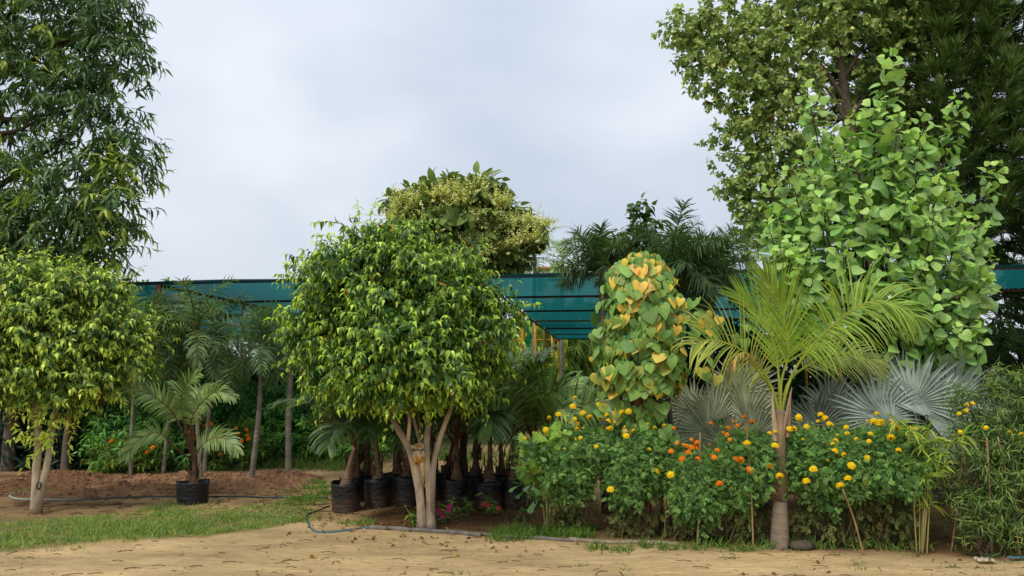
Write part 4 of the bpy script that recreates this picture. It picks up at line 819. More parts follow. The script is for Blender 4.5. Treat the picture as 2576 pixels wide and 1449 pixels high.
# centre
Yc = gp(1075, 1335)[1]
bl = [(1020, 800, Yc, 255, 190, 1.05), (960, 680, Yc, 175, 100, .8), (1080, 710, Yc, 130, 80, .8), (920, 620, Yc, 80, 50, .4), (1010, 610, Yc, 100, 50, .5), (1180, 760, Yc, 95, 70, .6), (1220, 840, Yc, 88, 100, .7), (830, 760, Yc, 90, 90, .6), (790, 850, Yc, 62, 70, .5), (860, 930, Yc, 100, 80, .7), (1010, 950, Yc - .1, 160, 90, .9), (1150, 930, Yc, 110, 80, .7), (950, 1000, Yc - .3, 100, 50, .5), (1050, 880, Yc - .5, 200, 110, .7), (880, 570, Yc, 42, 24, .2), (1190, 690, Yc, 50, 30, .3)]
tr = [([(1064, 1340, Yc), (1054, 1230, Yc), (1030, 1130, Yc), (990, 1060, Yc), (950, 970, Yc), (900, 880, Yc)], .053, .022), ([(1084, 1340, Yc), (1080, 1230, Yc), (1072, 1140, Yc), (1078, 1060, Yc + .05), (1085, 950, Yc + .1), (1080, 820, Yc)], .048, .02),
      ([(1084, 1235, Yc), (1094, 1150, Yc), (1118, 1070, Yc), (1142, 1010, Yc - .05), (1168, 930, Yc), (1190, 820, Yc)], .037, .014), ([(1074, 1165, Yc), (1052, 1095, Yc + .1), (1036, 1030, Yc + .1), (1010, 900, Yc)], .026, .012), ([(1026, 1110, Yc), (1030, 1050, Yc - .1), (1020, 960, Yc - .1)], .024, .012), ([(1142, 1010, Yc), (1150, 980, Yc), (1130, 900, Yc + .2)], .02, .01), ([(990, 1060, Yc), (990, 990, Yc), (1000, 880, Yc)], .02, .01), ([(1080, 850, Yc), (1020, 740, Yc), (940, 640, Yc)], .02, .008), ([(1052, 1180, Yc), (1058, 1110, Yc + .1), (1050, 1000, Yc + .15)], .02, .01)]
ex = np.array([at(855, 562, Yc), at(860, 600, Yc), at(905, 560, Yc), at(930, 555, Yc), at(790, 660, Yc), at(760, 700, Yc), at(770, 770, Yc), at(740, 790, Yc), at(1290, 760, Yc)]); ed = nz(np.array([(-1, 0, .25), (-1, 0, .4), (-.1, 0, 1), (.2, 0, 1), (-1, 0, .3), (-1, 0, .1), (-1, -.2, .1), (-1, 0, 0), (1, 0, .1)]))
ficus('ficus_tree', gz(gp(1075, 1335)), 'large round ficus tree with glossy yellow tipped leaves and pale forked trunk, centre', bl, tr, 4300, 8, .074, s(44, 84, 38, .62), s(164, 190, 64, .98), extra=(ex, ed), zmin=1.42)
# left
Yl = gp(100, 1290)[1]
bl = [(150, 830, Yl, 225, 150, 1.0), (90, 730, Yl, 160, 80, .8), (220, 740, Yl, 120, 75, .7), (20, 800, Yl, 150, 120, .9), (300, 850, Yl, 85, 80, .6), (250, 930, Yl, 110, 70, .7), (100, 950, Yl - .2, 180, 60, .8), (-80, 850, Yl, 150, 130, .9), (180, 1000, Yl, 90, 32, .5), (60, 1000, Yl, 60, 25, .4)]
tr = [([(88, 1298, Yl), (90, 1200, Yl), (97, 1110, Yl), (90, 1040, Yl), (70, 920, Yl), (40, 800, Yl)], .05, .025), ([(96, 1262, Yl), (118, 1170, Yl), (131, 1090, Yl), (150, 1000, Yl), (180, 880, Yl)], .043, .022), ([(131, 1075, Yl), (160, 960, Yl), (250, 850, Yl)], .026, .014), ([(92, 1040, Yl), (110, 900, Yl), (120, 760, Yl)], .026, .012)]
ex = np.array([at(80 + rng.normal() * 20, rng.uniform(1040, 1130), Yl - .05) for _ in range(14)] + [at(160 + rng.normal() * 15, rng.uniform(1040, 1110), Yl) for _ in range(6)]); ed = nz(rng.normal(size=(20, 3)) + [0, -.2, .2])
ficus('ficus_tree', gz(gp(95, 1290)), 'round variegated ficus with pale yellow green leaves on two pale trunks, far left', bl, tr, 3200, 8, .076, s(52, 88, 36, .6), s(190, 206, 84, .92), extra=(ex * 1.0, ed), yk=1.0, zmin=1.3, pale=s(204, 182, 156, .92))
# black ring caught in the left fork
mb = MB(); c = at(98, 1222, Yl - .06); mb.tube([c + .034 * np.array([math.cos(a) * .75, 0.02 * math.sin(a), math.sin(a) * 1.15]) for a in np.linspace(0, 6.283, 20)], .008, 8, s(24, 24, 28, .8)); tag(mb.build('rubber_ring', PLASTIC), 'small black rubber ring hanging in the fork of the left ficus', 'ring')

# painted board on a yellow stick wedged in the centre fork
b0 = at(1068, 1225, Yc - .09); t = thing('garden_sign', b0, 'worn yellow and white board on a stick in the central ficus fork', 'sign')
mb = MB(); top = at(1048, 1150, Yc - .11); mb.tube(spline([b0, top], 6), .0065, 6, s(200, 145, 40, .8)); mb.build('stick', PAINT, t)
bo = MB(); cx, cz, yy = *((at(1053, 1143, Yc - .12))[[0, 2]]), Yc - .125
outl = [(-.079, .079), (.012, .108), (.046, .091), (.066, -.05), (.037, -.075), (-.017, -.095), (-.046, -.1), (-.062, -.05), (-.051, 0)]; outl = [(a * 1.2, b * 1.15) for a, b in outl]
k = len(outl); ring = [(cx + x_ * .93, yy, cz + z_) for x_, z_ in outl] + [(cx + x_ * .93, yy + .008, cz + z_) for x_, z_ in outl]
bo.add(ring, [np.array([list(range(k))]), np.array([list(range(2 * k - 1, k - 1, -1))]), np.array([(i, i + k, (i + 1) % k + k, (i + 1) % k) for i in range(k)])], s(205, 190, 160, .8))
sgm = bpy.data.materials.new('worn_sign_paint'); sgm.use_nodes = True; t_2 = sgm.node_tree; n_ = t_2.nodes.new('ShaderNodeTexNoise'); n_.inputs['Scale'].default_value = 22; n_.inputs['Detail'].default_value = 3
r_ = t_2.nodes.new('ShaderNodeValToRGB'); r_.color_ramp.interpolation = 'CONSTANT'; r_.color_ramp.elements[0].color = (*s(210, 195, 165, .8), 1); r_.color_ramp.elements[1].position = .5; r_.color_ramp.elements[1].color = (*s(200, 140, 40, .8), 1)
e3 = r_.color_ramp.elements.new(.66); e3.color = (*s(70, 84, 60, .7), 1)
tcc = t_2.nodes.new('ShaderNodeTexCoord'); t_2.links.new(tcc.outputs['Object'], n_.inputs[0]); t_2.links.new(n_.outputs[0], r_.inputs[0]); t_2.links.new(r_.outputs[0], t_2.nodes['Principled BSDF'].inputs['Base Color'])
bo_ = bo.build('board', sgm, t)
# flaked green scribble of old lettering along the top
mb = MB()
for k in range(9):
    x0 = cx - .07 + k * .016; mb.tube([(x0, yy - .003, cz + .055 + .012 * math.sin(k * 2)), (x0 + .006, yy - .003, cz + .035), (x0 + .01, yy - .003, cz + .05 + .01 * math.cos(k))], .003, 4, s(40, 80, 60, .7))
mb.build('lettering', PAINT, bo_)

# ================================================================ POTTED PALMS
def pot(parent, c, r, h, mud=.5):
    mb = MB(); na = 28; k = 11; zz = np.linspace(0, h, k); an = np.linspace(0, 6.283, na, endpoint=False); V = []; C = []; ph = rng.random(4) * 6
    for i, z in enumerate(zz):
        for a in an:
            rr = r * (.93 + .1 * (z / h) + .02 * math.sin(3 * a + ph[0] + z * 9) + .018 * math.sin(7 * a + ph[1] + z * 20) + .012 * math.sin(z * 60 + ph[2] + 2 * a)); V.append((c[0] + rr * math.cos(a), c[1] + rr * math.sin(a), c[2] + z + (.012 * math.sin(2 * a + ph[3]) if i == k - 1 else 0)))
            m = float(sstep(mud + .16, mud - .16, z / h + .12 * math.sin(3 * a + ph[1]) + rng.normal() * .03)); C.append(s(26, 26, 30, .8) * (1 - m) + s(100, 78, 64, .45) * m)
    for a in an: rr = r * .96; V.append((c[0] + rr * math.cos(a), c[1] + rr * math.sin(a), c[2] + h - .02)); C.append(s(24, 24, 28, .8))
    for a in an: rr = r * .94; V.append((c[0] + rr * math.cos(a), c[1] + rr * math.sin(a), c[2] + h - .06)); C.append(s(24, 24, 28, .8))
    k += 2; i = np.arange(k - 1)[:, None] * na; j = np.arange(na)[None]; j2 = (j + 1) % na; q = np.stack([i + j, i + j2, i + na + j2, i + na + j], -1).reshape(-1, 4)
    mb.add(V, [q], np.array(C)); po_ = mb.build('pot', BAG, parent, True)
    so_ = MB(); so_.tube([(c[0], c[1], c[2] + h - .12), (c[0], c[1], c[2] + h - .05)], [r * .93, r * .9], 20, s(84, 60, 44, .6)); so_.build('potting_soil', SOIL, po_)
def ppalm(px, pbot, label, wpx=72, hpx=72, th=.52, nf=8, L=1.0, cx=None, lean=0, group='black bagged palms in a row behind the big ficus', el=(82, 30), bend=1.5, extra=None, dead=False, tcol=s(138, 114, 92, .78), ll=.42, name='potted_palm', cols=(s(44, 66, 38, .7), s(96, 122, 66, .8)), trw=.085, b0=None, mudlvl=.5, nl=26):
    b0 = gpz(px, pbot) if b0 is None else b0; r = m_px(wpx, b0[1]) / 2; b0[1] += r * .8; b0[2] = hgt(b0[0], b0[1]) - .005; h = m_px(hpx, b0[1]); t = thing(name, b0, label, 'potted palm', group); pot(t, b0, r, h, mudlvl)
    mb = MB(); s0 = b0 + [0, 0, h - .07]; top = s0 + [lean, 0, th]; k = 14; u = np.linspace(0, 1, k)
    mb.tube(spline([s0, (s0 + top) / 2 + [lean * -.2, 0, 0], top], k), trw * np.interp(u, [0, .12, .3, .5, 1], [.95, 1.05, .62, .4, .3]) * (1 + .05 * np.sin(np.arange(k) * 2.3)), 10, np.asarray(tcol)[None] * (1 + .2 * np.sin(np.arange(k) * 1.7))[:, None])
    hk = mb  # old leaf bases: torn husks clasping the trunk
    for i in range(9):
        a = rng.random() * 6.28; zf = rng.uniform(.0, .55); p = s0 + (top - s0) * zf; d = np.array([math.cos(a), math.sin(a), 0]); r1 = trw * np.interp(zf, [0, .35, 1], [1., .7, .4]); sd_ = np.cross(d, UP); w_ = .03 + .02 * rng.random(); hL = rng.uniform(.1, .22)
        v = [p + d * r1 - sd_ * w_, p + d * r1 * 1.12, p + d * r1 + sd_ * w_, p + d * (r1 * .8 + .02) - sd_ * w_ * .6 + UP * hL * .6, p + d * (r1 * .9 + .025) + UP * hL * .6, p + d * (r1 * .8 + .02) + sd_ * w_ * .6 + UP * hL * .6, p + d * (r1 * .7 + .05 + .05 * rng.random()) + UP * hL]
        hk.add(v, [np.array([(0, 1, 4, 3), (1, 2, 5, 4)]), np.array([(3, 4, 6), (4, 5, 6)])], s(140, 112, 88, .62) * rng.uniform(.6, 1.2))
    hk.build('trunk', PALMT, t)
    if extra is None:
        for i in range(nf):
            f = i / max(nf - 1, 1); az = i * 2.4 + rng.random() * .6; pth = autopath(top - [0, 0, .03], az, R(el[0] + (el[1] - el[0]) * f), L * (1 + rng.normal() * .08), bend * (.6 + .5 * f), 7)
            frond(t, pth, nl, ll, .045, old=cols[0], young=cols[1], ang=(60, 25), droop=.45, start=.42, r0=.012, rcol=s(128, 92, 66, .75), lift=.25, mat=GLOSSY, tipw=.2)
    else:
        for (pp, kw) in extra: frond(t, [top - [0, 0, .05]] + [at(*q) for q in pp], **kw)
    if dead:
        pth = [top - [0, 0, .1], top + [-.2, -.15, .12], top + [-.38, -.2, -.02], top + [-.5, -.2, -.3]]
        frond(t, pth, 22, .3, .03, old=s(120, 72, 48, .6), young=s(150, 96, 66, .6), ang=(35, 20), droop=1.2, start=.4, r0=.01, rcol=s(130, 76, 50, .6), mat=MATTE, label='dead rust brown frond hanging down')
    return t
row = [(863, 1293, 72, 'bagged palm at the left end of the row with bare arching frond stalks', 0, .5), (945, 1283, 70, 'second bagged palm from the left in the front row', 0, .6), (1019, 1284, 62, 'bagged palm partly hidden behind the left trunk of the ficus', 0, .5), (1146, 1287, 66, 'bagged palm just right of the ficus trunks', .0, .55), (1231, 1292, 70, 'bagged palm with a dead rusty frond, second from the right end', 0, .62), (1294, 1290, 62, 'palm in a mud stained bag at the right end of the row', 0, .65)]
for i, (px, pb, w_, lab, ln, th) in enumerate(row): ppalm(px, pb, lab, w_, 71, th, nf=8, L=1.2, dead=(i == 4), el=(87, 48), lean=rng.normal() * .04)
for (px, pb, w_, lab, th) in ((888, 1266, 60, 'bagged palm in the back row between the two leftmost bags', .6), (915, 1262, 60, 'back row palm with dark curling sheath, third trunk from the left', .66), (993, 1262, 66, 'back row palm with a fat shaggy base left of the ficus', .6), (1090, 1268, 50, 'back row bagged palm hidden right behind the ficus trunks', .55), (1195, 1268, 56, 'back row palm between the two bags right of the ficus', .62), (1262, 1268, 56, 'back row palm between the two rightmost bags', .55), (1128, 1238, 40, 'small bag standing farther back right of the ficus trunk', .4)):
    ppalm(px, pb, lab, w_, 62, th, nf=7, L=1.15, el=(87, 48), lean=rng.normal() * .05, tcol=s(120, 98, 80, .75), nl=22)
# fronds that spread right of the ficus: a fuller trunkless palm there
t = thing('broad_palm', gz(at(1345, 960, 9.6)), 'dark glossy palm with broad arching fronds right of the bagged row', 'palm'); c = gz(at(1345, 960, 9.6)); mb = MB(); c1 = c + [0, 0, .75]
mb.tube([c - [0, 0, .1], c + [0, 0, .4], c1], [.09, .07, .04], 9, s(110, 90, 70, .6)); mb.build('trunk', PALMT, t, True)
dgc = dict(nl=28, ll=.46, lw=.042, face=(0, -.9, .5), old=s(60, 84, 48, .85), young=s(130, 152, 88, .95), ang=(62, 28), droop=.45, start=.25, r0=.015, rcol=s(130, 90, 56, .6), mat=GLOSSY, tipw=.2)
for pp in ([(1300, 1080, 9.3), (1260, 990, 9.0), (1225, 950, 8.8)], [(1320, 1050, 9.3), (1310, 985, 9.1), (1270, 940, 9.0), (1235, 955, 8.9)], [(1350, 1040, 9.3), (1370, 1000, 9.1), (1410, 975, 9.0), (1450, 990, 8.9)], [(1390, 1080, 9.2), (1440, 1040, 8.9), (1490, 1010, 8.7), (1530, 1015, 8.6)], [(1330, 1060, 9.4), (1335, 1000, 9.5), (1310, 940, 9.6)],
           [(1290, 1100, 9.2), (1240, 1040, 8.9), (1190, 1040, 8.7)], [(1370, 1080, 9.1), (1400, 1030, 8.7), (1440, 1040, 8.5)], [(1350, 1050, 9.6), (1400, 1000, 9.9), (1470, 970, 10.1)], [(1330, 1050, 9.6), (1280, 990, 9.9), (1210, 960, 10.2)]):
    frond(t, [c1] + [at(*q) for q in pp], **dgc)
# dark palms filling behind the row
for (px, lab) in ((1000, 'unpotted dark palm in the shade behind the ficus crown'), (1180, 'unpotted dark palm in the shade right behind the ficus fork')):
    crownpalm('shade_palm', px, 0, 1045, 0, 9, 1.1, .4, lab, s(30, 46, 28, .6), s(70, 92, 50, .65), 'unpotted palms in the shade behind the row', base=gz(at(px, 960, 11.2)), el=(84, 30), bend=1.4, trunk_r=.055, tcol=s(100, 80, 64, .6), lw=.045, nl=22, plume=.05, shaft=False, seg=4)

# single potted palm on the left
base = gpz(470, 1273); lg1 = dict(nl=30, ll=.25, lw=.03, old=s(84, 108, 56, .68), young=s(150, 170, 104, .82), ang=(60, 26), droop=.42, start=.45, r0=.012, rcol=s(140, 96, 74, .65), mat=GLOSSY, tipw=.2)
Yp = base[1] + .1; f0 = (0, -1, .3)
tpz = [([(445, 1055, Yp - .1), (405, 1010, Yp - .25), (360, 985, Yp - .3), (330, 990, Yp - .35)], dict(lg1, face=(0, -.9, .6))), ([(462, 1060, Yp), (455, 1010, Yp), (470, 965, Yp - .1), (500, 940, Yp - .1)], dict(lg1, face=f0)), ([(480, 1065, Yp), (510, 1010, Yp - .1), (550, 985, Yp - .2), (590, 1000, Yp - .2)], dict(lg1, face=f0, start=.35)),
       ([(440, 1125, Yp - .15), (400, 1090, Yp - .3), (350, 1105, Yp - .35), (318, 1150, Yp - .4)], dict(lg1, face=(0, -.9, .6))), ([(500, 1130, Yp - .1), (530, 1105, Yp - .2), (570, 1105, Yp - .3), (598, 1135, Yp - .3)], dict(lg1, start=.3, face=(0, -.9, .6))), ([(470, 1080, Yp + .15), (465, 1000, Yp + .4), (430, 960, Yp + .7)], dict(lg1)), ([(485, 1060, Yp + .1), (500, 990, Yp + .4), (550, 960, Yp + .6)], dict(lg1))]
ppalm(470, 1273, 'lone potted palm in a black bag on the grass edge, left', 76, 54, .36, group='', extra=tpz, tcol=s(140, 104, 84, .65), trw=.075, mudlvl=-.4)

# ================================================================ BRIGHT PALM WITH RINGED TRUNK
b0 = gpz(1961, 1382); b0[1] += .09; Yr = b0[1]; t = thing('ringed_palm', b0, 'bright green feather palm with swollen ringed grey trunk beside the track', 'palm')
mb = MB(); k = 40; prof_ = [(1388, 25), (1375, 24), (1330, 22.5), (1257, 17.5)]
yy_ = np.linspace(1388, 1255, k); pts = np.array([at(1961 + (1388 - y) * .01, y, Yr) for y in yy_]); rr = np.array([m_px(np.interp(-y, [-1388, -1375, -1330, -1257], [23.5, 22.5, 20.5, 16]), Yr) for y in yy_])
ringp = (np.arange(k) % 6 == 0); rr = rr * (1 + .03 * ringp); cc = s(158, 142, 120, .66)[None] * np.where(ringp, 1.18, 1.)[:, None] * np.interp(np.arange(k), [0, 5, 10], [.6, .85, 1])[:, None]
mb.tube(pts, rr, 20, cc); mb.build('trunk', mat_attr('palm_trunk_bark', .85, .2, var=.25, vscale=9, bump=.5, bscale=22), t, True)
mb = MB(); sh_ = [(1957, 1258, 19), (1962, 1225, 16), (1964, 1150, 13), (1962, 1080, 12.5), (1962, 1030, 11)]
mb.tube(spline([at(x, y, Yr) for x, y, _ in sh_], 18), np.interp(np.linspace(0, 4, 18), range(5), [m_px(r, Yr) for *_, r in sh_]), 12, lerpc(s(112, 84, 64, .6), s(158, 138, 108, .68), np.clip(np.linspace(-.2, 1.4, 18), 0, 1))); 
mb.build('crownshaft', PALE, t, True)
for (x0, y0, x1, y1, w_, c_) in ((1954, 1110, 1944, 990, 6, s(196, 170, 142, .75)), (1971, 1100, 1994, 975, 5, s(172, 144, 118, .7)), (1950, 1260, 1957, 1150, 8, s(128, 92, 70, .6)), (1976, 1255, 1982, 1190, 6, s(96, 110, 44, .6)), (1985, 1100, 1990, 985, 5, s(186, 150, 122, .68))):
    mb = MB(); a = at(x0, y0, Yr - .05); b = at(x1, y1, Yr - .06); w_ = m_px(w_, Yr); n_ = 6; P = spline([a, (a + b) / 2 + [0, -.01, 0], b], n_); wd = np.array([1, 1.1, 1, .8, .5, .12]) * w_
    mb.add(np.concatenate([P - np.outer(wd, [1, 0, 0]) + [0, .03, 0], P, P + np.outer(wd, [1, 0, 0]) + [0, .03, 0]]), [np.array([(i, i + n_, i + n_ + 1, i + 1) for i in range(n_ - 1)] + [(i + n_, i + 2 * n_, i + 2 * n_ + 1, i + n_ + 1) for i in range(n_ - 1)])], c_); mb.build('leaf_sheath', BARK, t)
BG_, BY = s(92, 124, 36, .6), s(152, 172, 64, .72); c1 = at(1963, 1050, Yr)
pk = dict(nl=44, ll=.5, lw=.018, old=BG_, young=BY, ang=(48, 20), droop=.1, start=.36, r0=.017, rcol=s(180, 190, 70, .75), tipw=.08, lift=.15)
def rf(pp, **kw): d = dict(pk); d.update(kw); frond(t, [c1] + [at(*q) for q in pp], **d)
fc = (0, -1, .15)
rf([(1966, 960, Yr), (1985, 880, Yr - .05), (1965, 780, Yr - .1), (1925, 690, Yr - .2)], face=fc, ll=.56, ang=(40, 14), nl=44)
rf([(1990, 950, Yr), (2035, 880, Yr - .1), (2100, 815, Yr - .2), (2170, 765, Yr - .3), (2240, 760, Yr - .4), (2300, 800, Yr - .5)], face=(0, -.8, .7), ang=(80, 30), droop=.75, ll=.6, nl=86, lift=.3, plume=.3)
rf([(1935, 960, Yr), (1890, 900, Yr - .1), (1840, 868, Yr - .2), (1780, 855, Yr - .25), (1740, 870, Yr - .3)], face=(0, -1, .4), ang=(65, 30), droop=.5, ll=.62, start=.3, nl=32, young=s(180, 180, 84, .8), lift=.3)
rf([(1985, 960, Yr + .05), (2040, 915, Yr + .15), (2110, 890, Yr + .25), (2180, 900, Yr + .35), (2220, 930, Yr + .4)], face=(0, -1, .5), ang=(60, 25), droop=.5, ll=.45, old=s(88, 108, 42, .68), young=s(160, 164, 88, .78), nl=44)
rf([(1960, 960, Yr + .1), (1950, 880, Yr + .2), (1920, 800, Yr + .3), (1860, 740, Yr + .3)], face=fc, ll=.55, nl=40, start=.35, ang=(40, 14))
rf([(1940, 980, Yr), (1905, 930, Yr - .2), (1880, 890, Yr - .3), (1850, 900, Yr - .4), (1838, 960, Yr - .4)], ll=.18, nl=18, old=s(130, 110, 60, .65), young=s(190, 150, 90, .7), droop=.7, start=.5)

# ================================================================ SILVER FAN PALMS
GF = 'silver blue fan palms behind the marigolds'
sil = s(160, 174, 162, .62); sild = s(146, 150, 120, .66)
fp = [((1815, 1345), 9.3, 'brownish silver fan palm behind the orange marigolds', sild, [(1800, 1060, 9.0, -40, 88), (1780, 1085, 8.8, -75, 84), (1880, 1060, 9.0, 15, 88), (1850, 1010, 9.3, -10, 84), (1900, 1100, 8.8, 60, 76), (1750, 1040, 9.4, -60, 76), (1830, 1120, 8.7, -20, 66), (1870, 990, 9.7, 20, 80)]),
      ((2080, 1340), 9.2, 'silver fan palm half hidden behind the bright palm', s(140, 148, 132, .58), [(2060, 1080, 9.0, -30, 82), (2120, 1070, 9.0, 20, 84), (2010, 1090, 9.2, -50, 80), (2160, 1095, 9.0, 55, 70), (2090, 1030, 9.4, 5, 80)]),
      ((2330, 1320), 8.9, 'brightest silver blue fan palm with big stiff fans right of the marigolds', sil, [(2300, 1015, 8.5, 4, 104), (2215, 1050, 8.6, -8, 96), (2330, 1048, 8.4, 42, 98), (2400, 1010, 9.0, 14, 90), (2250, 1075, 8.5, -60, 80), (2390, 1090, 8.6, 75, 76), (2345, 1080, 8.4, 110, 66), (2280, 980, 9.1, -14, 84)]),
      ((2440, 1320), 9.8, 'upright narrow silver fan palm at the right behind the needle shrub', s(150, 162, 148, .6), [(2446, 1040, 9.5, 2, 100), (2470, 1060, 9.3, 38, 84), (2500, 1090, 9.4, 62, 76)])]
for (bp_, Yf, lab, cl, fans) in fp:
    b0 = gz(at(bp_[0], 960, Yf)); t = thing('fan_palm', b0, lab, 'palm', GF); c1 = b0 + [0, 0, .42]; mb = MB(); mb.tube([b0 - [0, 0, .1], b0 + [0, 0, .25], c1], [.13, .12, .08], 10, s(104, 84, 66, .6)); mb.build('trunk', BARK, t, True)
    for i, (x, y, Yk, tilt, rad) in enumerate(fans):
        mb = MB(); a = R(tilt); ax = np.array([math.sin(a), -.1, math.cos(a)]); c = at(x, y, Yk)
        nar = (x == 2446)
        fan(mb, c, ax, (rng.normal() * .3, -1, .25), m_px(rad, Yk) * 1.38, n=28, spread=30 if nar else 104, col=cl, pet=c1, split=.55); mb.build('fan_leaf', mat_attr('silver_leaf', .55, .3, .12, tint=(1, 1, 1)) if i == 0 and 'SILM' not in globals() else SILM, t) if 'SILM' in globals() else None
        if 'SILM' not in globals(): SILM = mat_attr('silver_leaf', .55, .3, .12, tint=(1, 1, 1)); mb.build('fan_leaf', SILM, t)
# brown dead fan
for (x, y, Yk, lab) in ((1880, 1215, 8.2, 'dead brown fan leaf hanging between the orange marigolds'), (2440, 1185, 8.2, 'dried pinkish fan leaf behind the right stakes')):
    mb = MB(); fan(mb, at(x, y - 25, Yk), (-.3, -.1, -1), (0, -1, .1), m_px(90, Yk), n=18, spread=38, col=s(130, 104, 80, .58), split=.25); tag(mb.build('dead_leaf', MATTE), lab, 'dead leaf')

# bags behind marigolds
for (px, pb, w_, lab) in ((2352, 1312, 56, 'black bag behind the bamboo like plant'), (1545, 1300, 60, 'black bag glimpsed between the two left marigold bushes'), (1840, 1310, 70, 'black bag in the shade behind the orange marigolds'), (1930, 1305, 50, 'black bag tucked left of the ringed trunk'), (2070, 1312, 62, 'black bag in shade right of the ringed trunk'), (2210, 1316, 60, 'black bag hidden behind the right yellow marigolds')):
    b0 = gpz(px, pb); b0[1] += .1; b0 = gz(b0); t = thing('grow_bag', b0, lab, 'grow bag', 'black bags behind the marigolds'); pot(t, b0, m_px(w_, b0[1]) / 2, .4, .2)
    mb = MB(); mb.tube([b0 + [0, 0, .33], b0 + [0.02, 0, .6]], [.07, .045], 8, s(90, 70, 56, .6)); mb.build('trunk', BARK, t)
# shade shrubs behind marigold row so that the bed is full
for (px, py, Yk, lab) in ((2500, 1150, 9.4, 'dark shrub behind the right stakes'), (2250, 1130, 10.4, 'shaded shrub behind the brightest silver fans')):
    shrub('bed_shrub', [(px, py, Yk, 85, 70, .4), (px - 30, py + 60, Yk, 60, 60, .3), (px + 40, py + 60, Yk, 60, 60, .3)], gz(at(px, 960, Yk)), lab, 210, .1, .4, T_LAN, s(30, 50, 28, .6), s(62, 86, 44, .65), group='dark shrubs behind the marigold row')

# ================================================================ FISHTAIL PALM, CANE PLANT, NEEDLE SHRUB
b0 = gpz(1378, 1345); b0[1] += .06; Yf = b0[1]; t = thing('fishtail_palm', b0, 'young fishtail palm with jagged bright green leaflets at the bed edge', 'palm')
mb = MB(); fo = MB()
for (x1, y1, x2, y2, x3, y3) in ((1376, 1250, 1390, 1180, 1380, 1110), (1372, 1250, 1350, 1180, 1335, 1115), (1384, 1260, 1402, 1190, 1425, 1130), (1365, 1270, 1345, 1210, 1330, 1180), (1388, 1270, 1410, 1220, 1430, 1180), (1378, 1240, 1375, 1160, 1410, 1090)):
    p = spline([b0 + [rng.normal() * .02, rng.normal() * .02, -.03], at(x1, y1, Yf), at(x2, y2, Yf - .05), at(x3, y3, Yf - .15)], 22); mb.tube(p, np.linspace(.012, .004, 22), 6, s(160, 160, 96, .65))
    T_ = nz(np.gradient(p, axis=0)); sel = p[8:]; tn = T_[8:]
    for sg in (-1, 1):
        sd_ = nz(np.cross(tn, [0, -1, .2])) * sg; f = nz(sd_ * .8 + tn * .7 + rng.normal(size=sel.shape) * .15); L = rng.uniform(.1, .17, len(sel))
        fo.scatter(T_WEDGE, sel, f, np.array([0, -1, .5]) + rng.normal(size=sel.shape) * .35, L, L * .95, colours(len(sel), s(92, 126, 52, .72), s(160, 184, 72, .85), rng.random(len(sel)), .15))
mb.build('stems', STEM, t, True); fo.build('foliage', LEAF, t)
b0 = gpz(1345, 1330); t = shrub('leafy_sapling', [(1340, 1140, 8.0, 24, 30, .15), (1335, 1200, 8.0, 16, 30, .12), (1340, 1260, 8.0, 20, 25, .12)], gz(at(1345, 960, 8.0)), 'dark jagged sapling at the left side of the fishtail palm', 40, .12, .6, T_WEDGE, s(56, 90, 50, .62), s(96, 130, 70, .7), 'sapling', nl=3, L=.1, stems=3)

b0 = gpz(2325, 1395); b0[1] += .05; Yf = b0[1]; t = thing('cane_plant', b0, 'slender clump of canes with yellow green strap leaves right of the marigolds', 'plant'); mb = MB(); fo = MB()
for k in range(7):
    dx = rng.normal() * .03; p = spline([b0 + [dx * .4, rng.normal() * .02, -.03], at(2325, 1240, Yf) + [dx, rng.normal() * .03, 0], at(2328 + k * 4 - 12, 1130 - 8 * k, Yf) + [dx, 0, 0]], 10); mb.tube(p, .007, 6, s(170, 160, 96, .65))
cl = [(2310, 1240), (2330, 1205), (2300, 1170), (2345, 1160), (2370, 1140), (2320, 1120), (2350, 1105), (2375, 1170), (2300, 1110), (2400, 1110), (2335, 1080), (2290, 1085), (2425, 1095), (2260, 1060), (2340, 1270), (2360, 1190)]
for (x, y) in cl:
    n = 12; c = at(x, y, Yf - .05 + rng.normal() * .06); d = nz(rng.normal(size=(n, 3)) * [1, .6, .6] + [0, -.1, .1]); L = rng.uniform(.09, .18, n)
    fo.scatter(T_LAN, np.repeat(c[None], n, 0), d, UP + rng.normal(size=(n, 3)) * .4, L, L * .15, colours(n, s(112, 140, 50, .62), s(180, 186, 80, .74), rng.random(n), .15)); q = at(2328, y + 40, Yf); fo.tube([q, c], .003, 4, s(150, 160, 70, .6))
mb.build('canes', STEM, t, True); fo.build('foliage', LEAF, t)

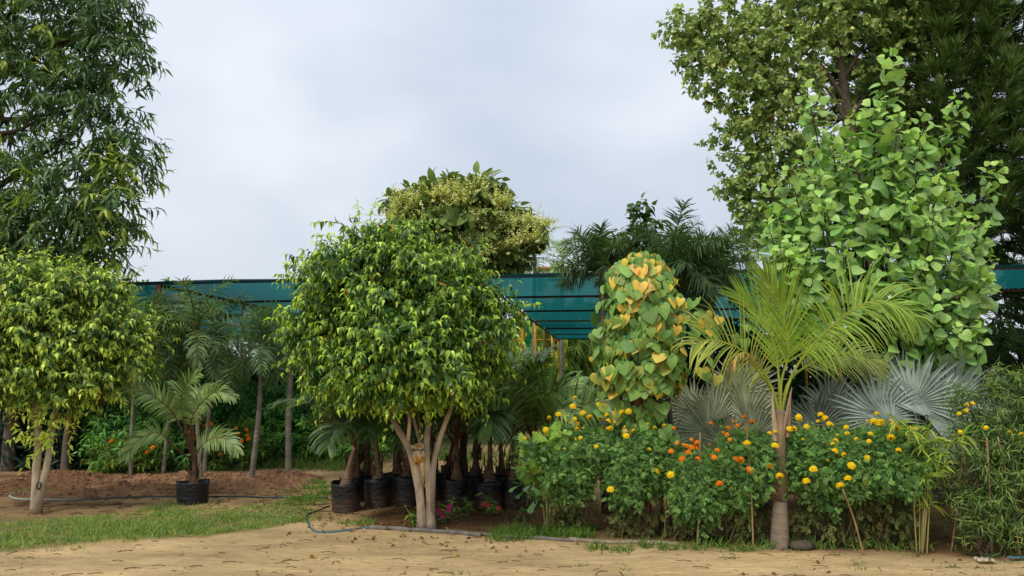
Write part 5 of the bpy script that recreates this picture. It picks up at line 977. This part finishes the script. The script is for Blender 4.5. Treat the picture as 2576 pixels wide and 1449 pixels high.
for (blobs, base, lab, n_) in (([(2500, 1040, 7.6, 80, 70, .4), (2560, 1010, 7.6, 60, 60, .4), (2450, 1110, 7.5, 50, 50, .3), (2540, 1120, 7.5, 70, 60, .4), (2520, 965, 7.7, 24, 26, .15), (2640, 1050, 7.7, 70, 90, .5)], (2530, 7.6), 'fine leaved yellow bell shrub at the right edge', 430),
        ([(2450, 1200, 7.3, 42, 60, .2), (2430, 1300, 7.2, 40, 50, .2), (2470, 1360, 7.1, 50, 25, .2), (2500, 1280, 7.2, 30, 70, .2)], (2440, 7.1), 'sparse narrow leaved bush around the thick leaning stake', 120), ([(2545, 1200, 7.2, 36, 90, .25), (2560, 1320, 7.1, 30, 60, .2), (2610, 1250, 7.2, 40, 120, .3)], (2560, 7.1), 'tall narrow leaved bush around the rightmost stake', 170)):
    t = shrub('needle_shrub', blobs, gz(at(base[0], 960, base[1])), lab, n_, .085, .13, T_LAN, s(58, 84, 44, .62), s(132, 154, 74, .8), group='fine leaved bushes at the right edge', nl=13, L=.22, hang=.1, spread=.75, stems=10, scol=s(140, 120, 92, .6))
    if base[0] == 2530:
        for (x, y) in ((2432, 1018), (2448, 1014), (2430, 1032), (2412, 1040), (2416, 1086), (2540, 1088), (2480, 1075), (2568, 1092)): add_flower(t, YM, at(x, y, 7.1), .022, (R(40), 0))

# ================================================================ SMALL PLANTS
def balsam(px, py, ph, label, cols, nfl, w_=30):
    b0 = gpz(px, py); t = thing('flowering_herb', b0, label, 'small plant', 'small flowering herbs near the ficus foot'); mb = MB(); top = b0 + [0, 0, m_px(ph, b0[1])]; fo = MB()
    for k in range(4):
        q = top + [rng.normal() * m_px(w_, 8) * .5, rng.normal() * .05, -.1 * k * rng.random()]; mb.tube(spline([b0, (b0 + q) / 2, q], 5), [.008, .007, .006, .005, .004], 5, s(120, 140, 90, .6))
        n = 12; zz = rng.uniform(.3, 1, n); P = b0 + (q - b0) * zz[:, None]; a = rng.random(n) * 6.28; d = np.stack([np.cos(a), np.sin(a), .25 + 0 * a], 1); L = rng.uniform(.07, .12, n)
        fo.scatter(T_LAN, P, d, UP + rng.normal(size=(n, 3)) * .2, L, L * .3, colours(n, s(80, 120, 50, .7), s(140, 170, 76, .8), zz, .12))
    mb.build('stems', STEM, t); fo.build('foliage', LEAF, t)
    for k in range(nfl):
        f = MB(); c = b0 + (top - b0) * rng.uniform(.35, .75) + [rng.normal() * .05, -.07, 0]; n = 7; a = np.arange(n) * .9; d = np.stack([np.cos(a), -.5 + 0 * a, np.sin(a)], 1)
        f.scatter(T_OV, np.repeat(c[None], n, 0), d, np.tile([0, -1, 0.], (n, 1)), .03, .026, np.tile(cols, (n, 1))); f.build('flower', PETAL, t)
balsam(1110, 1325, 62, 'herb with bright magenta blooms just right of the ficus trunk', s(214, 50, 140, .85), 5, 44); balsam(1048, 1330, 55, 'herb with one magenta bloom left of the ficus trunk', s(190, 50, 150, .85), 1, 30); balsam(1178, 1305, 48, 'small plain green herb between the magenta and coral flowered ones', s(120, 150, 60, .7), 0, 24); balsam(1232, 1305, 52, 'herb with coral red blooms in front of the bags', s(232, 84, 84, .85), 4, 26)
t = thing('rosette_plant', gpz(672, 1172), 'broad leaved rosette plant right of the last grey palm', 'plant'); mb = MB(); b0 = gpz(672, 1172)
for (dx, hh_) in ((-.25, .4), (.3, .5), (0, .3)):
    c = b0 + [dx, 0, hh_]; mb.tube([b0 + [dx * .4, 0, -.02], c], [.02, .014], 6, s(110, 130, 80, .6)); n = 14; a = np.arange(n) * 2.4; d = np.stack([np.cos(a), np.sin(a), .4 + .5 * rng.random(n)], 1); mb.scatter(T_OV, np.repeat(c[None], n, 0), d, np.tile(UP, (n, 1)), .33, .1, colours(n, s(66, 108, 56, .7), s(120, 160, 90, .8), rng.random(n)))
mb.build('foliage', LEAF, t)
# tree trunks in the far left
for (px, pb, pt, r_, lab, cl_) in ((20, 1185, 980, 13, 'thick brown tree trunk at the left edge', s(110, 84, 58, .6)), (163, 1188, 1010, 8, 'slim ochre trunk behind the right fork of the left ficus', s(140, 112, 68, .62)), (243, 1180, 990, 9, 'slim straight trunk with a pale band right of the left ficus', s(134, 96, 68, .62)), (-8, 1180, 960, 7, 'thin pale trunk cut by the left edge', s(150, 130, 110, .6))):
    b0 = gpz(px, pb); mb = MB(); Yk = b0[1]; t = thing('young_tree', b0, lab, 'tree', 'slim trunks behind the left ficus'); p = spline([b0 - [0, 0, .1], at(px + 6, (pb + pt) / 2, Yk), at(px + 18, pt, Yk), at(px + 22, pt - 120, Yk)], 14)
    cc = np.tile(cl_, (14, 1)); cc[:5] = s(128, 116, 104, .6); mb.tube(p, np.linspace(m_px(r_ * 1.35, Yk), m_px(r_ * .5, Yk), 14), 9, cc); mb.build('trunk', PALMT, t, True)
    P, D = blobpts([(px + 20, pt - 110, Yk, 70, 50, .5), (px + 40, pt - 60, Yk, 50, 30, .4)], 60, .2, .2, 1); mb = MB(); shoots(mb, P, D + UP * .3, .4, 9, .2, .28, T_LAN, s(34, 56, 32, .6), s(70, 98, 48, .65), hang=.5); mb.build('crown', LEAF, t)

# ================================================================ HOSES, BORDER PIPE, SCRAPS
def hose(pts, r, cols, lab, name='hose'):
    q = np.array([gpz(*p) for p in pts]); p = spline(q, len(pts) * 9); p[:, 2] = hgt(p[:, 0], p[:, 1]) + r * .75; mb = MB(); u = np.linspace(0, 1, len(p)); cc = lerpc(cols[0], cols[1], sstep(.3, .45, u)); mb.tube(p, r, 7, cc); tag(mb.build(name, PLASTIC, None, True), lab, 'hose')
hose([(-60, 1239), (40, 1231), (88, 1226)], .012, (s(170, 190, 170, .7), s(170, 190, 170, .7)), 'short pale hose end lying at the far left')
hose([(120, 1226), (60, 1236), (24, 1247), (50, 1256), (130, 1258), (220, 1257), (300, 1253), (380, 1251), (460, 1253), (560, 1252), (660, 1254), (760, 1256), (825, 1254)], .013, (s(176, 196, 176, .7), s(52, 74, 84, .65)), 'long hose running from a pale loop at left to behind the bags')
hose([(828, 1277), (800, 1288), (772, 1300), (776, 1322), (800, 1337), (860, 1336), (930, 1330), (1020, 1331)], .011, (s(60, 80, 92, .65), s(74, 124, 136, .7)), 'blue green hose curling out from the leftmost bag')
for (pts, r, lab, cl_) in (([(930, 1331), (1010, 1336), (1110, 1342), (1210, 1350)], .026, 'grey weathered pole lying in front of the ficus as bed edging', s(150, 142, 132, .6)), ([(1185, 1346), (1300, 1352), (1400, 1360), (1470, 1361)], .02, 'thinner grey pole continuing the edging before the fishtail palm', s(140, 132, 122, .6)), ([(1430, 1360), (1520, 1364), (1620, 1366), (1705, 1372)], .024, 'pale peeling pole edging the bed below the marigolds', s(178, 160, 136, .62))):
    q = np.array([gpz(*p) for p in pts]); p = spline(q, 30); p[:, 2] = hgt(p[:, 0], p[:, 1]) + r * .6; mb = MB(); mb.tube(p, r * (1 + .12 * np.sin(np.arange(30) * .9)), 9, cl_); tag(mb.build('edging_pole', PALE, None, True), lab, 'pole', 'poles edging the planting bed')
def scrap(px, py, w_, h_, col, lab, cat):
    c = gpz(px, py); mb = MB(); n = 6; x, y = np.meshgrid(np.linspace(-.5, .5, n), np.linspace(-.5, .5, n), indexing='ij'); z = .018 + .05 * np.abs(np.sin(x * 7 + 1) * np.cos(y * 5)) * (h_ / .1) * .6 + rng.random((n, n)) * .008
    v = np.stack([c[0] + x * w_ + rng.normal(size=x.shape) * .006, c[1] + y * h_, c[2] + z], -1).reshape(-1, 3); idx = np.arange(n * n).reshape(n, n); q = np.stack([idx[:-1, :-1], idx[1:, :-1], idx[1:, 1:], idx[:-1, 1:]], -1).reshape(-1, 4); mb.add(v, [q], col); tag(mb.build('litter_scrap', MATTE), lab, cat)
scrap(2478, 1412, .14, .11, s(222, 206, 184, .8), 'crumpled pale paper scrap on the sand at right', 'litter'); scrap(2560, 1408, .14, .06, s(110, 170, 190, .75), 'pale blue plastic scrap at the right edge', 'litter')
# stone by the ringed trunk
mb = MB(); v = nz(np.array(cube, float)) * [.13, .09, .05] * (1 + (rng.random((26, 1)) - .5) * .25) + gpz(2022, 1384) + [0, .05, .04]; mb.add(v, [CLF], s(112, 100, 86, .6)); tag(mb.build('stone', SOIL), 'flat grey stone at the right foot of the ringed trunk', 'stone')

# ================================================================ GRASS AND LEAF LITTER
def blades(P, h, col0, col1, w_=.006, lean=.5):
    n = len(P); d = nz(rng.normal(size=(n, 3)) * [lean, lean, 0] + UP); mb = MB(); L = h * rng.uniform(.5, 1.3, n); mb.scatter(T_BLADE, P, d, rng.normal(size=(n, 3)) * [1, 1, .1], L, w_, colours(n, col0, col1, rng.random(n) ** 1.5, .2)); return mb
n = 90000; P = np.stack([rng.uniform(-7.5, -1.55, n), rng.uniform(6.5, 10, n), np.zeros(n)], 1)
_gt = np.array([gp(x, y) for x, y in ((-600, 1330), (0, 1318), (160, 1300), (330, 1285), (440, 1268), (620, 1272), (740, 1280), (800, 1292), (830, 1312))])
f = fbm(P[:, 0] * 2, P[:, 1] * 2, 3); e = road_edge(P[:, 0]); up_ = np.interp(P[:, 0], _gt[:, 0], _gt[:, 1]); dn = np.minimum(P[:, 1] - e, up_ - P[:, 1]) + f * .5
m = (dn > 0) & (rng.random(n) < np.clip(dn * 4 + .05, 0, 1) * np.clip(.35 + 2.6 * (fbm(P[:, 0] * 2.2, P[:, 1] * 3.5, 3) + .12), .12, 1))
P = P[m]; P[:, 2] = hgt(P[:, 0], P[:, 1]) - .005
_hn = .034 + .05 * np.clip(.5 + 2 * fbm(P[:, 0] * 1.7, P[:, 1] * 2.6, 3), 0, 1)
tag(blades(P, _hn, s(74, 110, 48, .8), s(170, 172, 100, .95), .0055, .8).build('grass', LEAF), 'strip of short green grass between sand track and earth heap', 'grass', kind='stuff')
def tufts(cs, lab, h, k, sp_, c0=s(74, 112, 44, .7), c1=s(138, 160, 70, .78), name='grass_tufts'):
    PP = []
    for (px, py) in cs: c = gpz(px, py); q = c + rng.normal(size=(k, 3)) * [sp_, sp_ * .6, 0]; q[:, 2] = hgt(q[:, 0], q[:, 1]); PP.append(q)
    tag(blades(np.concatenate(PP), h, c0, c1, .007, .5).build(name, LEAF), lab, 'grass', kind='stuff')
tufts([(x, 1345 + rng.normal() * 6) for x in np.linspace(1250, 1480, 26)] + [(x, 1380 + rng.normal() * 4) for x in np.linspace(1500, 2300, 14)], 'sparse grass tufts along the front of the bed', .1, 38, .07)
tufts([(x, y) for x, y in zip(rng.uniform(690, 830, 26), rng.uniform(1210, 1275, 26))] + [(650, 1240), (620, 1232), (100, 1235), (60, 1240), (700, 1225), (390, 1238), (420, 1236)], 'loose pale grass between earth heap and bags', .07, 55, .12)
tufts([(x, y) for x, y in zip(rng.uniform(660, 900, 40), rng.uniform(1110, 1185, 40))] + [(x, y) for x, y in zip(rng.uniform(1080, 1300, 16), rng.uniform(1120, 1200, 16))], 'taller grass in the sandy clearing behind the bags', .16, 60, .25, s(70, 110, 44, .7), s(150, 160, 90, .78))
tufts([(x, y) for x, y in zip(rng.uniform(1000, 2576, 9), rng.uniform(1395, 1440, 9))] + [(125, 1385), (200, 1378), (1900, 1385), (2000, 1388), (2100, 1392), (2300, 1398)], 'few thin weeds sprouting on the sand track', .05, 9, .04)
# fallen leaves
mb = MB(); n = 2600; P = np.stack([rng.uniform(-2.4, 7, n), rng.uniform(6, 10, n), np.zeros(n)], 1); e = road_edge(P[:, 0]); d = P[:, 1] - e
m = (d > -.05) & (d < 1.4) & (rng.random(n) < np.where(P[:, 0] < 1.2, .95, .35)); m |= (d < 0) & (d > -.7) & (P[:, 0] < .3) & (rng.random(n) < .6); m |= (rng.random(n) < .03) & (d < 0); P = P[m]; P[:, 2] = hgt(P[:, 0], P[:, 1]) + .012; n = len(P)
L = rng.uniform(.02, .06, n); mb.scatter(T_CUP, P, nz(rng.normal(size=(n, 3)) * [1, 1, .12]), UP + rng.normal(size=(n, 3)) * .35, L, L * .6, colours(n, s(104, 74, 48, .6), s(158, 124, 82, .65), rng.random(n), .3))
k = rng.random(n) < .04; mb.scatter(T_CUP, P[k] + UP * .01, nz(rng.normal(size=(k.sum(), 3)) * [1, 1, .1]), np.tile(UP, (k.sum(), 1)), .06, .035, s(196, 160, 60, .8))
tag(mb.build('leaf_litter', MATTE), 'dry brown and yellow fallen leaves scattered on soil and sand', 'fallen leaves', kind='stuff')
mb = MB(); P = np.stack([rng.uniform(-7, 7, 240), rng.uniform(5.8, 8, 240), np.zeros(240)], 1); P = P[P[:, 1] < road_edge(P[:, 0])]; P[:, 2] = hgt(P[:, 0], P[:, 1]) + .004
for p in P:
    a = rng.random() * 6.28 if rng.random() < .3 else rng.normal() * .4; L = rng.uniform(.04, .16); mb.tube([p, p + [math.cos(a) * L * .5, math.sin(a) * L * .5 + .01, .006], p + [math.cos(a) * L, math.sin(a) * L, .0]], .0028, 4, s(120, 92, 60, .6))
tag(mb.build('twig_litter', BARK), 'bits of dry twig and straw strewn over the sand track', 'twigs', kind='stuff')
mb = MB(); P = np.stack([rng.uniform(-7, -.5, 420), rng.uniform(9.2, 11.4, 420), np.zeros(420)], 1); P[:, 2] = hgt(P[:, 0], P[:, 1]) + .004
for p in P:
    a = rng.normal() * .6; L = rng.uniform(.04, .2); mb.tube([p, p + [math.cos(a) * L * .5, math.sin(a) * L * .5 + .01, .008], p + [math.cos(a) * L, math.sin(a) * L, .0]], .004, 4, s(112, 84, 58, .6) * rng.uniform(.7, 1.5))
tag(mb.build('straw_litter', BARK), 'dry straw and twigs over the bare earth between grass and heap', 'straw', kind='stuff')
# pebbles and clods over the sand
mb = MB()
def onsand(): x = rng.uniform(-6, 6); y = rng.uniform(5.8, 7.6); return np.array([x, y, hgt(x, y) + .001])
clods(mb, 320, onsand, .008, s(176, 148, 108, .7)); tag(mb.build('pebbles', SOIL), 'small crumbs of earth and pebbles on the sand track', 'pebbles', kind='stuff')
